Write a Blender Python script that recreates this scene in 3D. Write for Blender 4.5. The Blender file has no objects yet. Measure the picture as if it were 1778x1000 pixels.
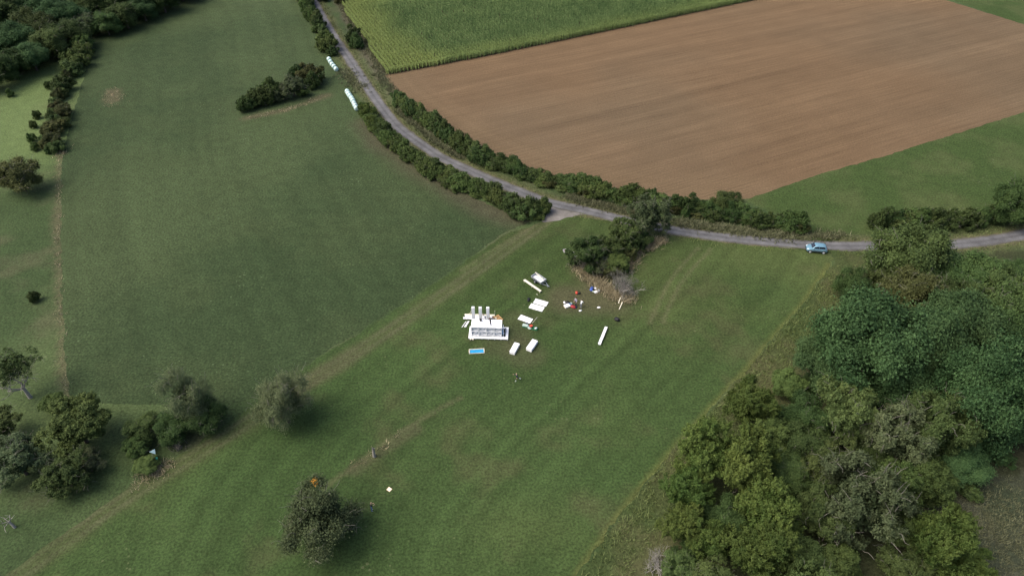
import bpy, bmesh, math, random
import numpy as np
from mathutils import Vector, Matrix
from mathutils.geometry import delaunay_2d_cdt

# ------------------------------------------------------------------ camera, sky, sun
scene = bpy.context.scene
COL = scene.collection
PITCH, CAM_H, FPX = math.radians(41.0), 79.0, 1185.0
cam_d = bpy.data.cameras.new('camera')
cam = bpy.data.objects.new('camera', cam_d)
COL.objects.link(cam)
cam_d.sensor_width = 36.0
cam_d.lens = 36.0 * FPX / 1778.0
cam_d.clip_start = 1.0
cam_d.clip_end = 9000.0
cam.location = (0, 0, CAM_H)
cam.rotation_euler = (math.pi / 2 - PITCH, 0, 0)
scene.camera = cam

SUN_EL, SUN_AZ = math.radians(52), math.radians(-98)      # azimuth from +Y, to the west of the view
world = bpy.data.worlds.new('World')
scene.world = world
world.use_nodes = True
wn = world.node_tree
wn.nodes.clear()
sky = wn.nodes.new('ShaderNodeTexSky')
sky.sky_type = 'NISHITA'
sky.sun_disc = False
sky.sun_elevation = SUN_EL
sky.sun_rotation = SUN_AZ
sky.altitude = 300
sky.air_density = 0.8
sky.dust_density = 7.0
sky.ozone_density = 1.0
bg = wn.nodes.new('ShaderNodeBackground')
bg.inputs['Strength'].default_value = 0.15
wo = wn.nodes.new('ShaderNodeOutputWorld')
wn.links.new(sky.outputs[0], bg.inputs[0])
wn.links.new(bg.outputs[0], wo.inputs[0])

sun_d = bpy.data.lights.new('sun', 'SUN')
sun_d.energy = 1.25
sun_d.angle = math.radians(50)
sun_d.color = (1.0, 0.95, 0.87)
sun = bpy.data.objects.new('sun', sun_d)
COL.objects.link(sun)
sd = Vector((math.sin(SUN_AZ) * math.cos(SUN_EL), math.cos(SUN_AZ) * math.cos(SUN_EL), math.sin(SUN_EL)))
sun.rotation_euler = sd.to_track_quat('Z', 'Y').to_euler()
sun.location = (-60, 60, 120)

scene.view_settings.view_transform = 'Standard'
scene.view_settings.look = 'None'
scene.view_settings.gamma = 1.0
scene.view_settings.use_curve_mapping = False
scene.view_settings.exposure = 0.74

# ------------------------------------------------------------------ helpers
RNG = np.random.default_rng(7)
ALB = 0.77          # albedo level of soil, grass and leaves under this exposure
random.seed(7)
CP, SP = math.cos(PITCH), math.sin(PITCH)


def G(px, py, z=0.0):
    """point of the photograph -> place on the level ground (or on a level z above it)"""
    x = (px - 889.0) / FPX
    y = (500.0 - py) / FPX
    d = (x, CP + y * SP, -SP + y * CP)
    t = (z - CAM_H) / d[2]
    return Vector((d[0] * t, d[1] * t, z))


def mpp(px, py, z=0.0):
    """metres per photo pixel across the line of sight at that place"""
    p = G(px, py, z)
    return (p.y * CP + (CAM_H - z) * SP) / FPX


def GP(pts):
    return np.array([G(*p)[:2] for p in pts])


def _hash(ix, iy, seed):
    h = (ix.astype(np.int64) * 374761393 + iy.astype(np.int64) * 668265263 + seed * 1442695041) & 0xffffffff
    h = ((h ^ (h >> 13)) * 1274126177) & 0xffffffff
    h = h ^ (h >> 16)
    return (h & 0xffff) / 65535.0


def vnoise(x, y, scale, seed):
    x = np.asarray(x, float) / scale
    y = np.asarray(y, float) / scale
    ix, iy = np.floor(x), np.floor(y)
    fx, fy = x - ix, y - iy
    fx = fx * fx * (3 - 2 * fx)
    fy = fy * fy * (3 - 2 * fy)
    a = _hash(ix, iy, seed); b = _hash(ix + 1, iy, seed)
    c = _hash(ix, iy + 1, seed); d = _hash(ix + 1, iy + 1, seed)
    return (a * (1 - fx) + b * fx) * (1 - fy) + (c * (1 - fx) + d * fx) * fy


def fbm(x, y, scale, seed, octaves=4):
    s, amp, tot = 0, 1.0, 0
    for o in range(octaves):
        s = s + amp * vnoise(x, y, scale / 2 ** o, seed + 17 * o)
        tot += amp
        amp *= 0.55
    return s / tot


def sstep(a, b, x):
    t = np.clip((x - a) / (b - a), 0, 1)
    return t * t * (3 - 2 * t)


def pdist(x, y, poly):
    """distance to a polyline, and signed side offset"""
    best = np.full(np.shape(x), 1e9)
    side = np.zeros(np.shape(x))
    for (ax, ay), (bx, by) in zip(poly[:-1], poly[1:]):
        dx, dy = bx - ax, by - ay
        L2 = dx * dx + dy * dy + 1e-9
        t = np.clip(((x - ax) * dx + (y - ay) * dy) / L2, 0, 1)
        ex, ey = x - (ax + t * dx), y - (ay + t * dy)
        d = np.hypot(ex, ey)
        s = np.sign(dx * ey - dy * ex)
        m = d < best
        best = np.where(m, d, best)
        side = np.where(m, s * d, side)
    return best, side


def inside(x, y, poly):
    r = np.zeros(np.shape(x), bool)
    n = len(poly)
    for i in range(n):
        x0, y0 = poly[i]
        x1, y1 = poly[(i + 1) % n]
        c = ((y0 > y) != (y1 > y)) & (x < (x1 - x0) * (y - y0) / (y1 - y0 + 1e-12) + x0)
        r ^= c
    return r


def resample(poly, step, closed=False):
    p = np.array(poly, float)
    if closed:
        p = np.vstack([p, p[:1]])
    seg = np.hypot(*(p[1:] - p[:-1]).T)
    cum = np.concatenate([[0], np.cumsum(seg)])
    n = max(2, int(cum[-1] / step))
    t = np.linspace(0, cum[-1], n + 1)
    if closed:
        t = t[:-1]
    return np.column_stack([np.interp(t, cum, p[:, 0]), np.interp(t, cum, p[:, 1])])


def smooth(poly, rounds=2):
    p = np.array(poly, float)
    for _ in range(rounds):
        q = [p[0]]
        for a, b in zip(p[:-1], p[1:]):
            q.append(a * .75 + b * .25)
            q.append(a * .25 + b * .75)
        q.append(p[-1])
        p = np.array(q)
    return p


def tag(o, label=None, cat=None, group=None, kind=None):
    if label: o['label'] = label
    if cat: o['category'] = cat
    if group: o['group'] = group
    if kind: o['kind'] = kind
    return o


def link(o, parent=None):
    COL.objects.link(o)
    if parent is not None:
        o.parent = parent
    return o


def np_mesh(name, verts, faces, mats=(), mat_idx=None, smooth_shade=False, attrs=None):
    """faces: (n,3) or (n,4) int array"""
    me = bpy.data.meshes.new(name)
    verts = np.asarray(verts, np.float32)
    faces = np.asarray(faces, np.int32)
    k = faces.shape[1]
    me.vertices.add(len(verts))
    me.vertices.foreach_set('co', verts.ravel())
    me.loops.add(faces.size)
    me.loops.foreach_set('vertex_index', faces.ravel())
    me.polygons.add(len(faces))
    me.polygons.foreach_set('loop_start', np.arange(0, faces.size, k, dtype=np.int32))
    me.polygons.foreach_set('loop_total', np.full(len(faces), k, np.int32))
    for m in mats:
        me.materials.append(m)
    if mat_idx is not None:
        me.polygons.foreach_set('material_index', np.asarray(mat_idx, np.int32))
    me.polygons.foreach_set('use_smooth', np.full(len(faces), smooth_shade, bool))
    for an, (typ, dat) in (attrs or {}).items():
        a = me.attributes.new(an, typ, 'POINT')
        a.data.foreach_set('color' if typ == 'FLOAT_COLOR' else 'value', np.asarray(dat, np.float32).ravel())
    me.update(calc_edges=True)
    return me


# ------------------------------------------------------------------ materials
def new_mat(name):
    m = bpy.data.materials.new(name)
    m.use_nodes = True
    nt = m.node_tree
    b = nt.nodes['Principled BSDF']
    b.inputs['Specular IOR Level'].default_value = 0.25
    return m, nt, b


def N(nt, typ, **kw):
    n = nt.nodes.new(typ)
    for k, v in kw.items():
        if k in n.inputs:
            n.inputs[k].default_value = v
        else:
            setattr(n, k, v)
    return n


def simple(name, col, rough=0.6, metal=0.0, var=0.12, scale=3.0, spec=0.3):
    """plain colour with a little procedural unevenness"""
    m, nt, b = new_mat(name)
    tc = N(nt, 'ShaderNodeTexCoord')
    no = N(nt, 'ShaderNodeTexNoise', Scale=scale, Detail=4.0)
    mr = N(nt, 'ShaderNodeMapRange')
    mr.inputs[1].default_value = 0.3; mr.inputs[2].default_value = 0.7
    mr.inputs[3].default_value = 1 - var; mr.inputs[4].default_value = 1 + var
    mx = N(nt, 'ShaderNodeVectorMath', operation='SCALE')
    mx.inputs[0].default_value = col[:3]
    nt.links.new(tc.outputs['Object'], no.inputs['Vector'])
    nt.links.new(no.outputs['Fac'], mr.inputs[0])
    nt.links.new(mr.outputs[0], mx.inputs['Scale'])
    nt.links.new(mx.outputs[0], b.inputs['Base Color'])
    b.inputs['Roughness'].default_value = rough
    b.inputs['Metallic'].default_value = metal
    b.inputs['Specular IOR Level'].default_value = spec
    return m


def ground_mat(name, fine=0.55, fscale=2.2, bump=0.5, speck=None, stretch=None):
    """vertex colour 'col' broken up by blade-sized noise and relief"""
    m, nt, b = new_mat(name)
    at = N(nt, 'ShaderNodeAttribute', attribute_name='col')
    geo = N(nt, 'ShaderNodeNewGeometry')
    vec = geo.outputs['Position']
    if stretch:
        mp = N(nt, 'ShaderNodeMapping')
        mp.inputs['Rotation'].default_value = (0, 0, -stretch[0])
        mp.inputs['Scale'].default_value = (stretch[1], 1, 1)
        nt.links.new(vec, mp.inputs['Vector'])
        vec2 = mp.outputs[0]
    else:
        vec2 = vec
    n1 = N(nt, 'ShaderNodeTexNoise', Scale=fscale, Detail=5.0, Roughness=0.72)
    n2 = N(nt, 'ShaderNodeTexNoise', Scale=fscale * 0.17, Detail=4.0, Roughness=0.6)
    nt.links.new(vec, n1.inputs['Vector'])
    nt.links.new(vec2, n2.inputs['Vector'])
    r1 = N(nt, 'ShaderNodeMapRange')
    r1.inputs[1].default_value = 0.34; r1.inputs[2].default_value = 0.66
    r1.inputs[3].default_value = 1 - fine; r1.inputs[4].default_value = 1 + fine
    r2 = N(nt, 'ShaderNodeMapRange')
    r2.inputs[1].default_value = 0.3; r2.inputs[2].default_value = 0.7
    r2.inputs[3].default_value = 0.86; r2.inputs[4].default_value = 1.14
    nt.links.new(n1.outputs['Fac'], r1.inputs[0])
    nt.links.new(n2.outputs['Fac'], r2.inputs[0])
    mu = N(nt, 'ShaderNodeMath', operation='MULTIPLY')
    nt.links.new(r1.outputs[0], mu.inputs[0])
    nt.links.new(r2.outputs[0], mu.inputs[1])
    sc = N(nt, 'ShaderNodeVectorMath', operation='SCALE')
    nt.links.new(at.outputs['Color'], sc.inputs[0])
    nt.links.new(mu.outputs[0], sc.inputs['Scale'])
    out = sc.outputs[0]
    # slow drift of hue between bluish and straw-coloured blades
    n3 = N(nt, 'ShaderNodeTexNoise', Scale=fscale * 0.45, Detail=6.0, Roughness=0.8)
    nt.links.new(vec, n3.inputs['Vector'])
    r3 = N(nt, 'ShaderNodeMapRange')
    r3.inputs[1].default_value = 0.55; r3.inputs[2].default_value = 0.75
    r3.inputs[3].default_value = 0.0; r3.inputs[4].default_value = 0.16
    nt.links.new(n3.outputs['Fac'], r3.inputs[0])
    mixc = N(nt, 'ShaderNodeMix', data_type='RGBA')
    mixc.inputs[7].default_value = (0.12, 0.105, 0.058, 1)
    nt.links.new(r3.outputs[0], mixc.inputs[0])
    nt.links.new(out, mixc.inputs[6])
    out = mixc.outputs[2]
    if speck:
        vo = N(nt, 'ShaderNodeTexVoronoi', Scale=speck[0])
        nt.links.new(vec, vo.inputs['Vector'])
        n4 = N(nt, 'ShaderNodeTexNoise', Scale=0.09, Detail=3.0)
        nt.links.new(vec, n4.inputs['Vector'])
        th = N(nt, 'ShaderNodeMapRange')
        th.inputs[1].default_value = 0.45; th.inputs[2].default_value = 0.75
        th.inputs[3].default_value = 0.02; th.inputs[4].default_value = 0.19
        nt.links.new(n4.outputs['Fac'], th.inputs[0])
        lt = N(nt, 'ShaderNodeMath', operation='LESS_THAN')
        nt.links.new(vo.outputs['Distance'], lt.inputs[0])
        nt.links.new(th.outputs[0], lt.inputs[1])
        ml = N(nt, 'ShaderNodeMath', operation='MULTIPLY')
        ml.inputs[1].default_value = 0.55
        nt.links.new(lt.outputs[0], ml.inputs[0])
        mx = N(nt, 'ShaderNodeMix', data_type='RGBA')
        mx.inputs[7].default_value = speck[1]
        nt.links.new(ml.outputs[0], mx.inputs[0])
        nt.links.new(out, mx.inputs[6])
        out = mx.outputs[2]
    nt.links.new(out, b.inputs['Base Color'])
    bp = N(nt, 'ShaderNodeBump', Strength=bump, Distance=0.12)
    nt.links.new(n1.outputs['Fac'], bp.inputs['Height'])
    nt.links.new(bp.outputs[0], b.inputs['Normal'])
    b.inputs['Roughness'].default_value = 0.9
    b.inputs['Specular IOR Level'].default_value = 0.1
    return m


def leaf_mat(name, dark, light, warm=None, trans=0.12, objvar=0.27):
    dark = tuple(k * ALB for k in dark)
    light = tuple(k * ALB for k in light)
    warm = tuple(k * ALB for k in warm) if warm else None
    m, nt, b = new_mat(name)
    at = N(nt, 'ShaderNodeAttribute', attribute_name='tone')
    oi = N(nt, 'ShaderNodeObjectInfo')
    mx = N(nt, 'ShaderNodeMix', data_type='RGBA')
    mx.inputs[6].default_value = (*dark, 1)
    mx.inputs[7].default_value = (*light, 1)
    nt.links.new(at.outputs['Fac'], mx.inputs[0])
    hs = N(nt, 'ShaderNodeHueSaturation')
    hr = N(nt, 'ShaderNodeMapRange')
    hr.inputs[3].default_value = 0.5 - .06 * objvar; hr.inputs[4].default_value = 0.5 + .08 * objvar
    vr = N(nt, 'ShaderNodeMapRange')
    vr.inputs[3].default_value = 1 - objvar; vr.inputs[4].default_value = 1 + objvar
    m7 = N(nt, 'ShaderNodeMath', operation='MULTIPLY'); m7.inputs[1].default_value = 7.31
    fr = N(nt, 'ShaderNodeMath', operation='FRACT')
    nt.links.new(oi.outputs['Random'], hr.inputs[0])
    nt.links.new(oi.outputs['Random'], m7.inputs[0])
    nt.links.new(m7.outputs[0], fr.inputs[0])
    nt.links.new(fr.outputs[0], vr.inputs[0])
    nt.links.new(hr.outputs[0], hs.inputs['Hue'])
    nt.links.new(vr.outputs[0], hs.inputs['Value'])
    nt.links.new(mx.outputs[2], hs.inputs['Color'])
    out = hs.outputs[0]
    if warm:
        wa = N(nt, 'ShaderNodeAttribute', attribute_name='warm')
        mw = N(nt, 'ShaderNodeMix', data_type='RGBA')
        mw.inputs[7].default_value = (*warm, 1)
        nt.links.new(wa.outputs['Fac'], mw.inputs[0])
        nt.links.new(out, mw.inputs[6])
        out = mw.outputs[2]
    nt.links.new(out, b.inputs['Base Color'])
    b.inputs['Roughness'].default_value = 0.65
    b.inputs['Specular IOR Level'].default_value = 0.1
    tr = N(nt, 'ShaderNodeBsdfTranslucent')
    nt.links.new(out, tr.inputs['Color'])
    ms = N(nt, 'ShaderNodeMixShader'); ms.inputs[0].default_value = trans
    o = nt.nodes['Material Output']
    nt.links.new(b.outputs[0], ms.inputs[1])
    nt.links.new(tr.outputs[0], ms.inputs[2])
    nt.links.new(ms.outputs[0], o.inputs['Surface'])
    return m


MAT = {}
MAT['grass'] = ground_mat('meadow_grass', 0.44, 3.0, 0.8, speck=(0.8, (0.115, 0.125, 0.06, 1)))
MAT['pasture'] = ground_mat('pasture_grass', 0.46, 2.8, 0.8, speck=(0.8, (0.115, 0.125, 0.07, 1)))
MAT['crop'] = ground_mat('clover_crop', 0.52, 2.8, 0.9, speck=(0.9, (0.12, 0.16, 0.08, 1)))
MAT['bark'] = simple('bark', (0.075, 0.062, 0.048), 0.9, var=0.35, scale=6)
MAT['deadwood'] = simple('weathered_dead_wood', (0.27, 0.255, 0.225), 0.9, var=0.3, scale=6)
MAT['twig'] = simple('grey_twigs', (0.13, 0.122, 0.10), 0.9, var=0.3, scale=4)
MAT['leaf_dark'] = leaf_mat('dark_hedge_leaves', (0.030, 0.056, 0.018), (0.102, 0.152, 0.046))
MAT['leaf_mid'] = leaf_mat('hedge_leaves', (0.048, 0.080, 0.024), (0.130, 0.182, 0.052))
MAT['leaf_yellow'] = leaf_mat('yellow_green_leaves', (0.038, 0.072, 0.016), (0.118, 0.165, 0.040))
MAT['leaf_blue'] = leaf_mat('broad_blue_green_leaves', (0.024, 0.060, 0.021), (0.110, 0.195, 0.070), objvar=0.15)
MAT['leaf_olive'] = leaf_mat('olive_leaves', (0.040, 0.070, 0.022), (0.122, 0.172, 0.054))
MAT['leaf_grey'] = leaf_mat('grey_willow_leaves', (0.044, 0.070, 0.030), (0.138, 0.172, 0.080))
MAT['leaf_willow'] = leaf_mat('willow_leaves', (0.060, 0.086, 0.038), (0.175, 0.205, 0.100))
MAT['leaf_dead'] = leaf_mat('withered_leaves', (0.085, 0.09, 0.066), (0.23, 0.225, 0.18))
MAT['leaf_brown'] = leaf_mat('browning_leaves', (0.050, 0.062, 0.022), (0.130, 0.140, 0.048))
MAT['leaf_fruit'] = leaf_mat('fruit_tree_leaves', (0.040, 0.064, 0.028), (0.130, 0.168, 0.075), warm=(0.651, 0.310, 0.046))
MAT['straw'] = leaf_mat('dry_grass_blades', (0.27, 0.235, 0.14), (0.62, 0.54, 0.34), objvar=0.05)
MAT['rough'] = leaf_mat('rough_grass_blades', (0.10, 0.14, 0.042), (0.24, 0.29, 0.11), objvar=0.05)
MAT['weed'] = leaf_mat('brown_weed_leaves', (0.10, 0.112, 0.055), (0.24, 0.245, 0.14), objvar=0.05)
MAT['maize'] = leaf_mat('maize_leaves', (0.052, 0.108, 0.037), (0.235, 0.335, 0.122), warm=(0.33, 0.40, 0.12), objvar=0.0)
MAT['white'] = simple('white_paint', (0.84, 0.85, 0.85), 0.55, var=0.03)
MAT['white2'] = simple('white_paint_dusty', (0.76, 0.78, 0.79), 0.6, var=0.06)
MAT['cream'] = simple('cream_planed_wood', (0.70, 0.66, 0.52), 0.6, var=0.08)
MAT['pine'] = simple('raw_pine', (0.50, 0.30, 0.13), 0.65, var=0.2)
MAT['tarp_blue'] = simple('blue_tarp', (0.02, 0.27, 0.52), 0.45, var=0.12)
MAT['black'] = simple('black_plastic', (0.012, 0.013, 0.015), 0.5)
MAT['rubber'] = simple('tyre_rubber', (0.02, 0.02, 0.02), 0.8)
MAT['steel'] = simple('galvanised_steel', (0.42, 0.45, 0.48), 0.45, metal=0.6, var=0.15)
MAT['red'] = simple('red_fabric', (0.30, 0.03, 0.035), 0.7)
MAT['orange'] = simple('orange_red_plastic', (0.52, 0.07, 0.04), 0.5)
MAT['navy'] = simple('navy_fabric', (0.02, 0.03, 0.06), 0.8)
MAT['denim'] = simple('blue_denim', (0.08, 0.14, 0.28), 0.8)
MAT['blue'] = simple('blue_fabric', (0.05, 0.10, 0.35), 0.7)
MAT['grey'] = simple('grey_fabric', (0.20, 0.21, 0.23), 0.8)
MAT['lilac'] = simple('pale_lilac_cotton', (0.46, 0.45, 0.56), 0.8)
MAT['shirt'] = simple('white_cotton', (0.75, 0.76, 0.76), 0.8)
MAT['skin'] = simple('skin', (0.46, 0.28, 0.20), 0.6, var=0.06)
MAT['hair'] = simple('dark_brown_hair', (0.03, 0.022, 0.016), 0.7)
MAT['fairhair'] = simple('fair_hair', (0.33, 0.26, 0.15), 0.7)
MAT['green'] = simple('green_plastic', (0.03, 0.16, 0.07), 0.5)
MAT['paleg'] = simple('pale_green_plastic', (0.38, 0.48, 0.42), 0.5)
MAT['signgreen'] = simple('sign_green', (0.06, 0.42, 0.28), 0.4)
MAT['signpale'] = simple('sign_pale_blue', (0.50, 0.70, 0.72), 0.4)
MAT['wrap'] = simple('mint_bale_wrap', (0.46, 0.61, 0.57), 0.3, var=0.06, spec=0.5)
MAT['carpaint'] = simple('pale_blue_car_paint', (0.16, 0.30, 0.38), 0.3, metal=0.25, var=0.03, spec=0.5)
MAT['cartrim'] = simple('dark_car_trim', (0.03, 0.04, 0.045), 0.5)
MAT['glass'] = simple('car_glass', (0.015, 0.02, 0.03), 0.08, var=0.02, spec=0.8)
MAT['lamp'] = simple('lamp_lens', (0.65, 0.68, 0.70), 0.15, spec=0.7)
MAT['tail'] = simple('tail_lamp_lens', (0.35, 0.02, 0.02), 0.2, spec=0.6)
MAT['postwood'] = simple('grey_post_wood', (0.17, 0.15, 0.12), 0.9, var=0.25)

# ------------------------------------------------------------------ plan of the land (photo pixels -> ground)
ROAD = GP([(520, -60), (543, 0), (571, 52), (607, 104), (641, 156), (671, 198), (694, 225), (745, 260), (765, 274), (817, 297),
           (845, 310), (870, 320), (895, 330), (920, 340), (945, 350), (975, 357), (1020, 366), (1064, 377), (1108, 388), (1152, 397),
           (1220, 408), (1298, 417), (1376, 423), (1420, 426), (1470, 427.5), (1506, 427), (1585, 427), (1665, 424), (1704, 419.5), (1743, 414),
           (1778, 408), (1900, 380)])
ROAD = smooth(ROAD, 2)
ROAD_W = 2.95
TRACK = smooth(GP([(962, 372), (938, 392), (885, 430), (800, 490), (700, 558), (610, 618), (540, 660), (430, 733), (340, 790), (210, 868), (90, 955), (10, 1015), (-60, 1060)]), 2)
CROP = GP([(318, -8), (165, 65), (150, 120), (126, 200), (111, 260), (107, 300), (105, 400), (107, 500), (112, 600), (121, 690), (180, 699), (260, 702),
           (400, 701), (445, 690), (520, 642), (590, 597), (700, 528), (800, 458), (870, 408), (926, 384), (890, 374), (790, 328), (720, 290), (660, 242), (625, 200),
           (602, 130), (576, 104), (552, 62), (524, 22), (510, -8), (500, -60), (330, -60)])
MEADOW = GP([(938, 388), (1000, 375), (1080, 389), (1150, 407), (1220, 417), (1300, 426), (1380, 433), (1440, 441), (1448, 452), (1400, 520), (1350, 578), (1290, 648), (1180, 768), (1080, 888),
             (1000, 1003), (960, 1080), (-120, 1080), (-60, 1052), (30, 985), (120, 918), (230, 842), (330, 778), (420, 720), (450, 693), (520, 645), (590, 600), (700, 531), (800, 461), (870, 411)])
MEADOW_EDGE = GP([(1440, 460), (1400, 522), (1350, 580), (1290, 650), (1180, 770), (1080, 890), (1000, 1005)])
PLOUGH = GP([(668, 131), (820, 100), (1000, 63), (1200, 21), (1345, -8), (1480, -40), (1560, -40), (1640, 0), (1778, 43), (1900, 82), (1900, 155), (1778, 195), (1560, 264), (1420, 304),
             (1300, 345), (1200, 347), (1050, 326), (930, 298), (830, 258), (740, 204), (690, 168)])
PLOUGH_LOW = GP([(1300, 341), (1200, 338), (1050, 318), (930, 290), (830, 250), (740, 198), (690, 163), (671, 137)])
MAIZE = GP([(578, -8), (600, 24), (640, 84), (671, 131), (820, 103), (1000, 66), (1200, 24), (1345, -6), (1400, -60), (560, -60)])
APRON = GP([(936, 346), (947, 357), (952, 368), (940, 385), (946, 388), (972, 382), (1004, 373), (1040, 372), (1020, 364), (970, 355)])
FOREST_EDGE = GP([(-60, 170), (0, 144), (60, 114), (114, 90), (165, 63), (210, 48), (255, 30), (318, 0), (350, -20)])
WOOD = GP([(1470, 440), (1560, 420), (1700, 440), (1900, 430), (1900, 830), (1690, 860), (1690, 1060), (1080, 1060), (1140, 900), (1240, 760), (1350, 620), (1440, 500)])


def lerp(a, b, t):
    t = np.asarray(t)[:, None]
    return a * (1 - t) + b * t


C_TAN = np.array([.170, .145, .085])
C_BROWN = np.array([.105, .085, .052])
C_MEADOW = np.array([.055, .088, .026])
C_CROP = np.array([.046, .073, .029])
C_PAST = np.array([.058, .093, .034])


def col_crop(x, y):
    n = fbm(x, y, 40, 3); n2 = fbm(x, y, 9, 5)
    c = lerp(C_CROP * 0.92, np.array([.063, .091, .037]), sstep(.35, .7, n))
    c = lerp(c, np.array([.056, .080, .032]), sstep(.45, .75, n2) * 0.5)
    e, s = pdist(x, y, GP([(165, -60), (165, 65), (126, 200), (107, 300), (105, 400), (107, 500), (121, 720), (140, 900)]))
    c = c * (1 + .26 * (fbm(s + 2 * (n - .5), y / 60, 1.8, 13, 3) - .5))[:, None]
    # thin, brownish growth below the roadside hedge
    d, _ = pdist(x, y, GP([(930, 386), (880, 374), (790, 332), (720, 292), (660, 245), (640, 215)]))
    c = lerp(c, np.array([.085, .078, .048]), (1 - sstep(0.5, 6.5, d + 4 * (n2 - .5))) * 0.75)
    # bare, weedy spot and the margin of the thicket
    d, _ = pdist(x, y, GP([(197, 160), (197, 176)]))
    c = lerp(c, C_TAN * .75, (1 - sstep(.6, 3.4, d + 4 * (n2 - .5))) * .65)
    d, _ = pdist(x, y, GP([(428, 206), (500, 190), (568, 166)]))
    c = lerp(c, C_TAN * .7, (1 - sstep(.3, 2.2, d + 3 * (n2 - .5))) * .65)
    # field edge towards the track and towards the pasture
    d, _ = pdist(x, y, TRACK)
    c = lerp(c, np.array([.062, .080, .034]), (1 - sstep(1.5, 4.5, d + 2 * (n2 - .5))) * .6)
    return c


def col_meadow(x, y):
    n = fbm(x, y, 26, 31); n2 = fbm(x, y, 6, 37); n3 = fbm(x, y, 60, 41)
    c = lerp(C_MEADOW * .9, np.array([.077, .106, .034]), sstep(.3, .7, n))
    c = lerp(c, np.array([.046, .082, .025]), sstep(.45, .75, n3) * .8)
    c = lerp(c, np.array([.092, .094, .042]), sstep(.52, .8, n2) * .45)
    # faint mowing lanes
    e, s = pdist(x, y, MEADOW_EDGE)
    lane = fbm(s + 1.5 * (n - .5), (x + y) / 40, 1.5, 43, 3)
    c = c * (1 + 0.50 * (lane - .5))[:, None]
    c = lerp(c, np.array([.125, .135, .042]), (1 - sstep(.2, 1.0, e)) * .6)
    # the two wheel ruts of the track and its worn crown
    d, s = pdist(x, y, TRACK)
    w = 1 - sstep(.6, 2.4, d + 1.8 * (n2 - .5))
    c = lerp(c, np.array([.078, .088, .036]), w * .5)
    brown, _ = pdist(x, y, GP([(520, 668), (600, 622)]))
    rut = np.maximum(1 - sstep(.15, .65, np.abs(s - .8)), 1 - sstep(.15, .65, np.abs(s + .8)))
    c = lerp(c, np.array([.128, .124, .070]), rut * (.1 + .6 * n2))
    c = lerp(c, np.array([.096, .088, .050]), (1 - sstep(1, 6, brown)) * w * .35)
    # older wheel marks
    for pl in ([(1235, 432), (1180, 490), (1150, 560)], [(1213, 430), (1165, 480), (1128, 560)], [(915, 398), (870, 425), (800, 470)], [(800, 690), (700, 745), (640, 790), (560, 850)]):
        dd, _ = pdist(x, y, smooth(GP(pl), 2))
        c = lerp(c, np.array([.130, .125, .065]), (1 - sstep(.1, .55, dd)) * .5)
    # trodden ground round the working place
    for pl, r, k in (([(985, 520), (1060, 520)], 6, .7), ([(905, 560), (860, 600)], 4, .35), ([(905, 610), (915, 615)], 4, .4), ([(1040, 495), (1015, 470)], 4, .7), ([(620, 815), (720, 745)], 1.6, .5)):
        dd, _ = pdist(x, y, GP(pl))
        c = lerp(c, np.array([.098, .090, .050]), (1 - sstep(r * .3, r, dd + 3 * (n2 - .5))) * k)
    return c


def col_ground(x, y):
    n = fbm(x, y, 30, 51); n2 = fbm(x, y, 7, 57); n3 = fbm(x, y, 70, 61)
    c = lerp(C_PAST * .85, np.array([.085, .122, .046]), sstep(.35, .7, n))
    c = lerp(c, np.array([.105, .105, .056]), sstep(.5, .78, n2) * .6)
    # the field to the right of the road is fresher
    fresh = inside(x, y, GP([(1290, 345), (1420, 300), (1900, 150), (1900, 400), (1530, 412), (1400, 400)])) | inside(x, y, GP([(1640, -5), (1560, -60), (1900, -60), (1900, 90)]))
    fc = lerp(np.array([.052, .084, .024]), np.array([.074, .100, .034]), sstep(.35, .7, n2))
    c = np.where(fresh[:, None], fc, c)
    # upper left pasture, paler
    up = 1 - sstep(0, 30, np.abs(pdist(x, y, GP([(-40, 160), (60, 140), (40, 250)]))[0]))
    c = lerp(c, np.array([.135, .190, .066]), up * .8)
    # straw-coloured strip along the crop
    d, _ = pdist(x, y, GP([(121, 700), (110, 600), (104, 500), (101, 400), (103, 300), (107, 262)]))
    c = lerp(c, C_TAN * .8, (1 - sstep(.2, 1.1, d + 1.8 * (n2 - .5))) * .55)
    # verges of the road
    d, _ = pdist(x, y, ROAD)
    v = 1 - sstep(2.2, 4.5, d + 2.5 * (n2 - .5))
    c = lerp(c, np.array([.105, .108, .052]), v * .75)
    c = lerp(c, C_TAN, (1 - sstep(1.6, 2.3, d + .8 * (n2 - .5))) * .5)
    # weedy strips beside the maize and at the field's edge
    d, _ = pdist(x, y, GP([(590, -5), (635, 80), (668, 135)]))
    c = lerp(c, np.array([.095, .082, .058]), (1 - sstep(1.5, 3.5, d + 2 * (n2 - .5))) * .85)
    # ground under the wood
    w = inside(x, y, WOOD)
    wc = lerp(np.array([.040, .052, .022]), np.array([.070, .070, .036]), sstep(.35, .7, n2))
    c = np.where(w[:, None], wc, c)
    # rough strip between meadow and wood
    e, s = pdist(x, y, MEADOW_EDGE)
    strip = (s < 0) | (e < .5) if False else (e < 9)
    c = np.where((strip & ~inside(x, y, MEADOW))[:, None], lerp(np.array([.054, .080, .026]), np.array([.088, .094, .040]), sstep(.35, .7, n2)), c)
    # scrubby clearing by the wood
    clr = inside(x, y, GP([(1660, 880), (1720, 830), (1900, 800), (1900, 1100), (1650, 1100)]))
    c = np.where(clr[:, None], lerp(np.array([.050, .064, .036]), np.array([.088, .088, .058]), sstep(.3, .7, n2)), c)
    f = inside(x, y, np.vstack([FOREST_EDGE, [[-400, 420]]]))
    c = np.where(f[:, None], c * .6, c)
    return c


PLOUGH_DIR = G(1778, 72) - G(1300, 192)
PLOUGH_A = math.atan2(PLOUGH_DIR.y, PLOUGH_DIR.x)


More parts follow.
